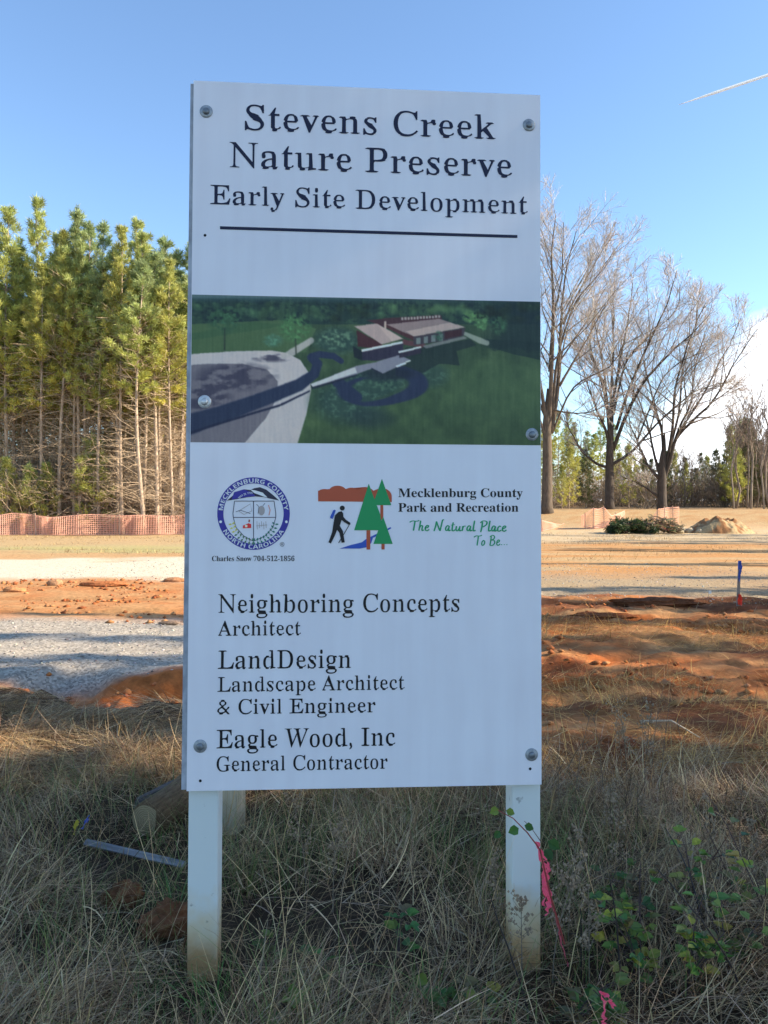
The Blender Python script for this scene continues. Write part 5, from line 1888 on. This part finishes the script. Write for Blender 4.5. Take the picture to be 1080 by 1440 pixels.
# survey stake
p = at_px(1038, 852)
rt = empty('survey_stake', p, (R(2), R(1.0), R(12)))
tag(rt, 'blue topped wooden survey stake with red flagging standing in the clay', 'survey stake')
mb = MB(); mb.box((0, 0, .30), (.045, .016, .62)); mb.build('stake', mat('stake_wood', (.26, .22, .19), rough=.85, noise=.2, nscale=8), rt)
q = tape([(0.0, -.02, .72), (.015, -.02, .62), (-.01, -.02, .50), (.0, -.02, .40)], .045, 4, .5)
q.build('blue_tape', mat('blue_tape', (.05, .10, .42), rough=.45, trans=.2), rt)
mb = MB(); mb.box((.0, 0, .66), (.045, .019, .14)); mb.build('painted_top', mat('blue_paint', (.05, .10, .40), rough=.5), rt)
tape([(0, -.02, .20), (-.02, -.03, .12), (.01, -.04, .03)], .075, 5, .5).build('red_tape', M['tape_red'], rt)
tape([(0.01, -.02, .19), (.03, -.03, .11), (.02, -.05, .02)], .06, 6, .5).build('red_tape', M['tape_red'], rt)
p = at_px(997, 842)
rt = empty('pin_flag', p)
tag(rt, 'tiny white pin flag on the ground left of the survey stake', 'flag')
mb = MB(); mb.tube([(0, 0, 0), (0, 0, .14)], .003, 5); mb.build('wire', M['bolt'], rt)
mb = MB(); mb.box((.02, 0, .11), (.05, .004, .05)); mb.build('flag', M['paint_white'], rt)

# ------------------------------------------------------------------ logs, boards, clods, piles
def rough_lump(name, c, s, seed, m, col, label, cat, n=18, amp=.35, sc=2.5, usemat=None, group=None):
    """an uneven solid lump with pits and shoulders, sunk slightly in the ground"""
    V, F = [], []
    nu, nv = n * 2, n
    for j in range(nv + 1):
        th = PI * j / nv
        for i in range(nu):
            ph = 2 * PI * i / nu
            V.append((math.sin(th) * math.cos(ph), math.sin(th) * math.sin(ph), math.cos(th)))
    V = np.array(V)
    f = fbm(V[:, 0] * sc + 31 + seed, V[:, 1] * sc + V[:, 2] * sc * 1.7 + 17, 1.0, 5, seed) - .5
    V = V * (1 + amp * 2 * f)[:, None]
    V = V * np.array(s)
    for j in range(nv):
        for i in range(nu):
            k = (i + 1) % nu
            F.append((j * nu + i, (j + 1) * nu + i, (j + 1) * nu + k, j * nu + k))
    col = np.array(col)[None] * (0.75 + 0.5 * fbm(V[:, 0] * 6 / s[0], V[:, 2] * 6 / s[2] + V[:, 1] * 3 / s[1], 1.3, 4, seed + 3)[:, None])
    o = np_mesh(name, V, F, m, None, col, True)
    o.location = c
    return tag(o, label, cat, group)


# sawn log with a pale end
p = at_px(206, 1178)
rt = empty('log', p + Vector((0, 0, .075)), (R(4), 0, R(-17)))
tag(rt, 'short sawn log with a pale yellow cut end, lying in the dead grass', 'log')
mb = MB()
ys = np.linspace(0, .55, 7)
mb.tube([(0.01 * math.sin(y * 9), y, 0.005 * math.cos(y * 7)) for y in ys], [.090, .092, .089, .088, .09, .087, .083], 20, (.16, .105, .06))
mb.build('bark', M['wood'], rt, True, True)
cutm = bpy.data.materials.new('cut_end')
cutm.use_nodes = True
nt = cutm.node_tree
tcn = nt.nodes.new('ShaderNodeTexCoord')
wv = nt.nodes.new('ShaderNodeTexWave'); wv.wave_type = 'RINGS'; wv.rings_direction = 'Y'
wv.inputs['Scale'].default_value = 34; wv.inputs['Distortion'].default_value = 6.0; wv.inputs['Detail'].default_value = 3
nt.links.new(tcn.outputs['Object'], wv.inputs['Vector'])
rp = nt.nodes.new('ShaderNodeValToRGB')
rp.color_ramp.elements[0].color = (.24, .175, .09, 1); rp.color_ramp.elements[1].color = (.40, .31, .18, 1)
nt.links.new(wv.outputs[0], rp.inputs[0]); nt.links.new(rp.outputs[0], nt.nodes['Principled BSDF'].inputs['Base Color'])
nt.nodes['Principled BSDF'].inputs['Roughness'].default_value = .85
mb = MB()
V = [(0.083 * math.cos(a) * (1 + .03 * math.sin(3 * a)), -.004, .083 * math.sin(a)) for a in np.linspace(0, 2 * PI, 28, endpoint=False)]
mb.add(V, [tuple(range(28))]); mb.build('cut_end', cutm, rt)


def split_wood(c, L, r, rot, seed, col, label, cat, name='split_log'):
    r_ = random.Random(seed)
    mb = MB()
    n = 9
    ring = [(math.cos(a) * r * r_.uniform(.7, 1.1), math.sin(a) * r * r_.uniform(.55, .9)) for a in np.linspace(0, 2 * PI, n, endpoint=False)]
    V, F = [], []
    m_ = 8
    for k in range(m_):
        x = L * (k / (m_ - 1) - .5)
        t_ = 1 - .25 * abs(k / (m_ - 1) - .5)
        for (a, b_) in ring: V.append((x + r_.gauss(0, .01), a * t_ + r_.gauss(0, r * .05), b_ * t_ + r_.gauss(0, r * .05)))
    for k in range(m_ - 1):
        for i in range(n):
            j = (i + 1) % n
            F.append((k * n + i, k * n + j, (k + 1) * n + j, (k + 1) * n + i))
    F.append(tuple(range(n - 1, -1, -1))); F.append(tuple((m_ - 1) * n + i for i in range(n)))
    mb.add(V, F, col)
    o = mb.build(name, M['grey_wood'], None, False, True)
    o.location = c
    o.rotation_euler = rot
    return tag(o, label, cat)


split_wood(at_px(236, 1140, .10), .34, .062, (0, R(-10), R(40)), 4, (.12, .10, .09), 'grey split log behind the sawn log', 'log')
split_wood(at_px(252, 1150, .05), .30, .055, (0, R(8), R(64)), 6, (.36, .24, .15), 'brown split log between the sawn log and the left post', 'log')
# weathered lath
a, b_ = at_px(119, 1196, .035), at_px(258, 1226, .025)
mb = MB()
mb.box((0, 0, 0), ((b_ - a).length, .030, .012), col=(.26, .255, .26), bev=0)
o = mb.build('board', M['grey_wood'], None, False, True)
o.location = (a + b_) / 2
o.rotation_euler = (R(35), math.atan2(-(b_ - a).z, (b_ - a).xy.length), math.atan2((b_ - a).y, (b_ - a).x))
tag(o, 'narrow weathered white board lying in the grass left of the left post', 'board')
# clods of clay in the weeds
for (px, row, s), lb in (((236, 1308, (.11, .09, .07)), 'reddish clod of clay left of the left post, half in grass'), ((172, 1272, (.08, .07, .05)), 'small dark red clod of clay left of the bigger clod')):
    rough_lump('clay_clod', at_px(px, row, .03), s, px, M['clay'], (.20, .085, .04), lb, 'clod', amp=.42, sc=3.4, n=26)
for (px, row, s, c), lb in (((146, 824, (.50, .16, .07), (.40, .15, .06)), 'long red clod of clay on the orange strip left of the sign'),
                            ((20, 832, (.22, .14, .06), (.42, .20, .09)), 'small clod at the left edge beside the pale gravel'),
                            ((77, 823, (.16, .10, .08), (.40, .22, .12)), 'tiny pale clod between the left edge and the long red clod'),
                            ((246, 818, (.24, .14, .06), (.40, .20, .10)), 'clod beside the left edge of the sign at the pale gravel'),
                            ((236, 878, (.14, .05, .03), (.20, .14, .10)), 'dark chip of wood on the grey gravel near the sign')):
    rough_lump('clay_clod' if 'chip' not in lb else 'wood_chip', at_px(px, row, s[2] * .5), s, px, M['clay'], c, lb, 'clod' if 'chip' not in lb else 'wood chip', amp=.3, n=14)
# small stones and crumbs, uncounted
def crumbs(name, n, box, dens, smin, smax, pal, label, cat):
    X, Y = scatter(n, *box, dens)
    n = len(X)
    Z = terrain(X, Y)
    sz = smin + (smax - smin) * RNG.random(n) ** 3
    base = np.array(((1, 0, 0), (-1, 0, 0), (0, 1, 0), (0, -1, 0), (0, 0, .8), (0, 0, -.8)))
    V = base[None] * (1 + RNG.normal(0, .25, (n, 6, 3))) * sz[:, None, None] * np.array((1.2, 1, .75))
    a = RNG.uniform(0, 6.28, n)
    ca, sa = np.cos(a)[:, None], np.sin(a)[:, None]
    V = np.stack([V[..., 0] * ca - V[..., 1] * sa, V[..., 0] * sa + V[..., 1] * ca, V[..., 2]], -1)
    V += np.stack([X, Y, Z + sz * .3], 1)[:, None]
    F = (np.arange(n)[:, None, None] * 6 + np.array(((0, 2, 4), (2, 1, 4), (1, 3, 4), (3, 0, 4), (2, 0, 5), (1, 2, 5), (3, 1, 5), (0, 3, 5)))[None]).reshape(-1, 3)
    o = np_mesh(name, V.reshape(-1, 3), F, M['clay'], None, np.repeat(pick(np.array(pal), n, .3), 6, 0))
    tag(o, label, cat, kind='stuff')


crumbs('clay_crumbs', 12000, (-8, 8.5, 4.4, 18), lambda X, Y: (np.abs(X) < .56 * Y + .6) * np.where(X < 0, ((Y > 10.6) & (Y < 17)) * 1.0 + ((Y > 6.2) & (Y < 7.6)) * .8, (Y < 13) * .8) * sst(.42, .6, fbm(X, Y, .9, 3, 91)),
       .006, .055, ((.38, .14, .05), (.30, .10, .04), (.42, .20, .09)), 'crumbs of red clay scattered over the bare strips', 'clay crumbs')
crumbs('gravel_stones', 26000, (-8, 9, 7, 24), lambda X, Y: (np.abs(X) < .56 * Y + .6) * np.where(X < 0, ((Y > 7.3) & (Y < 10.9)) * 1.0 + ((Y > 16.5) & (Y < 23)) * .5, ((Y > 12.6) & (Y < 22)) * .6),
       .006, .020, ((.40, .37, .33), (.28, .26, .24), (.52, .48, .42), (.20, .18, .16)), 'loose grey gravel stones on the two gravel strips', 'gravel')
rough_lump('clay_heap', at_px(918, 852, .015), (.72, .20, .085), 77, M['clay'], (.15, .06, .03), 'low dark heap of clay and roots on the right at the gravel edge', 'clay heap', amp=.45, sc=4.0, n=26)
rough_lump('clay_heap', at_px(845, 868, .01), (.50, .18, .07), 78, M['clay'], (.20, .07, .03), 'low dark red ridge of clay just left of the dark heap', 'clay heap', amp=.45, sc=4.0, n=26)
# pale stick on the clay, right
a, b_, c = at_px(903, 1027, .06), at_px(945, 1032, .09), at_px(985, 1048, .05)
mb = MB(); mb.tube([tuple(a - b_), (0, 0, 0), tuple(c - b_)], [.010, .008, .004], 6, (.50, .42, .30))
o = mb.build('stick', M['wood'], None, True, True); o.location = b_
tag(o, 'pale thin stick lying across the straw tussocks on the right', 'stick')

# brush, rubble and dirt in front of the bare trees
def brush_pile(name, px0, px1, d, h, seed, n, leafcol, woodcol, label, cat, leafy=True):
    r_ = random.Random(seed)
    x0, x1 = px_x(px0, d), px_x(px1, d)
    cx = (x0 + x1) / 2
    rt = empty(name, (cx, d, tz(cx, d)))
    tag(rt, label, cat)
    hw = (x1 - x0) / 2
    mb = MB()
    A, D = [], []
    for k in range(n):
        u, v = r_.uniform(-1, 1), r_.uniform(-1, 1)
        zz = h * max(.1, 1 - u * u) * r_.uniform(.15, .95)
        p = Vector((u * hw, v * .8, zz))
        a = r_.random() * 6.28
        L = r_.uniform(.4, 1.1)
        e = p + Vector((math.cos(a), math.sin(a), r_.uniform(-.25, .45))) * L
        e.z = max(.05, min(e.z, h * 1.15))
        e.x = max(-hw * 1.05, min(hw * 1.05, e.x))
        mb.tube([tuple(p), tuple((p + e) / 2 + Vector((r_.gauss(0, .05), r_.gauss(0, .05), r_.gauss(0, .05)))), tuple(e)], [.04 if not leafy else .025, .03 if not leafy else .018, .01], 5, tuple(c * r_.uniform(.6, 1.4) for c in woodcol))
        for j in range(3): A.append(tuple(p.lerp(e, r_.uniform(.2, 1)))); D.append(((e - p).x, (e - p).y, .3))
    mb.build('branches', M['wood'], rt, usecol=True)
    V, F, C = needle_quads(np.array(A), np.array(D), 12 if leafy else 4, .28, .05, jitter_col(leafcol, len(A), .4), .8)
    np_mesh('foliage', V, F, M['needles'], rt, C)


brush_pile('brush_pile', 860, 912, 45.5, .80, 1, 130, (.045, .07, .025), (.10, .07, .05), 'heap of cut evergreen brush, dark green, left end of the piles', 'brush pile')
brush_pile('brush_pile', 902, 950, 45.8, .95, 2, 110, (.26, .20, .12), (.20, .14, .09), 'heap of brown broken branches and roots beside the evergreen brush', 'brush pile', False)
RB = 'rubble lumps between brush and dirt mound'
for i in range(16):
    px = 946 + 40 * rs.random(); d = rs.uniform(45.5, 47)
    s = rs.uniform(.16, .42)
    rough_lump('rubble_lump', (px_x(px, d), d, tz(px_x(px, d), d) + s * .4), (s, s * .8, s * .7), 400 + i, M['clay'], (.40, .34, .24) if i % 3 else (.30, .19, .11), 'pale lump of rubble in the low heap left of the dirt mound', 'rubble', n=8, group=RB)


def mound(px0, px1, d, h, seed, col, label):
    x0, x1 = px_x(px0, d), px_x(px1, d)
    cx, hw = (x0 + x1) / 2, (x1 - x0) / 2
    g = np.linspace(-1.15, 1.15, 70)
    U, W_ = np.meshgrid(g, g)
    prof = np.clip(1 - np.abs(U + .12 * (1 - U)) ** 1.7 - np.abs(W_) ** 2, 0, 1) ** .8
    Z = h * prof * (1 + 1.0 * (fbm(U, W_, 3.2, 5, seed) - .5)) + .10 * (fbm(U, W_, 14, 3, seed + 9) - .5) - .06
    Xw, Yw = U * hw, W_ * 1.6
    idx = np.arange(70 * 70).reshape(70, 70)
    F = np.stack([idx[:-1, :-1], idx[:-1, 1:], idx[1:, 1:], idx[1:, :-1]], -1).reshape(-1, 4)
    t_ = sst(.45, .6, fbm(U, W_, 3.5, 3, seed + 5))[..., None]
    C = np.array(col) * (1 - t_) + np.array((.26, .13, .06)) * t_
    Z = Z + terrain(Xw + cx, Yw + d) - tz(cx, d)
    o = np_mesh('dirt_mound', np.stack([Xw, Yw, Z], -1).reshape(-1, 3), F, M['clay'], None, C.reshape(-1, 3), True)
    o.location = (cx, d, tz(cx, d))
    tag(o, label, 'dirt mound')


mound(974, 1060, 46.5, .98, 12, (.40, .29, .16), 'rounded mound of tan dirt right of the brush and rubble')

# ------------------------------------------------------------------ vapour trail
a, b_ = at_d(953, 149.5, 1500), at_d(1120, 94, 1500)
mb = MB()
n = 24
pts = [a.lerp(b_, i / (n - 1)) for i in range(n)]
mb.tube([tuple(p - a) for p in pts], [0.5 + 2.4 * min(1, i / 7) for i in range(n)], 8)
vm = mat('vapour', (.98, .98, .98), rough=1.0, spec=0.0, trans=.35)
o = mb.build('contrail', vm, None, True)
o.location = a
tag(o, 'thin white vapour trail slanting up across the blue sky', 'contrail')
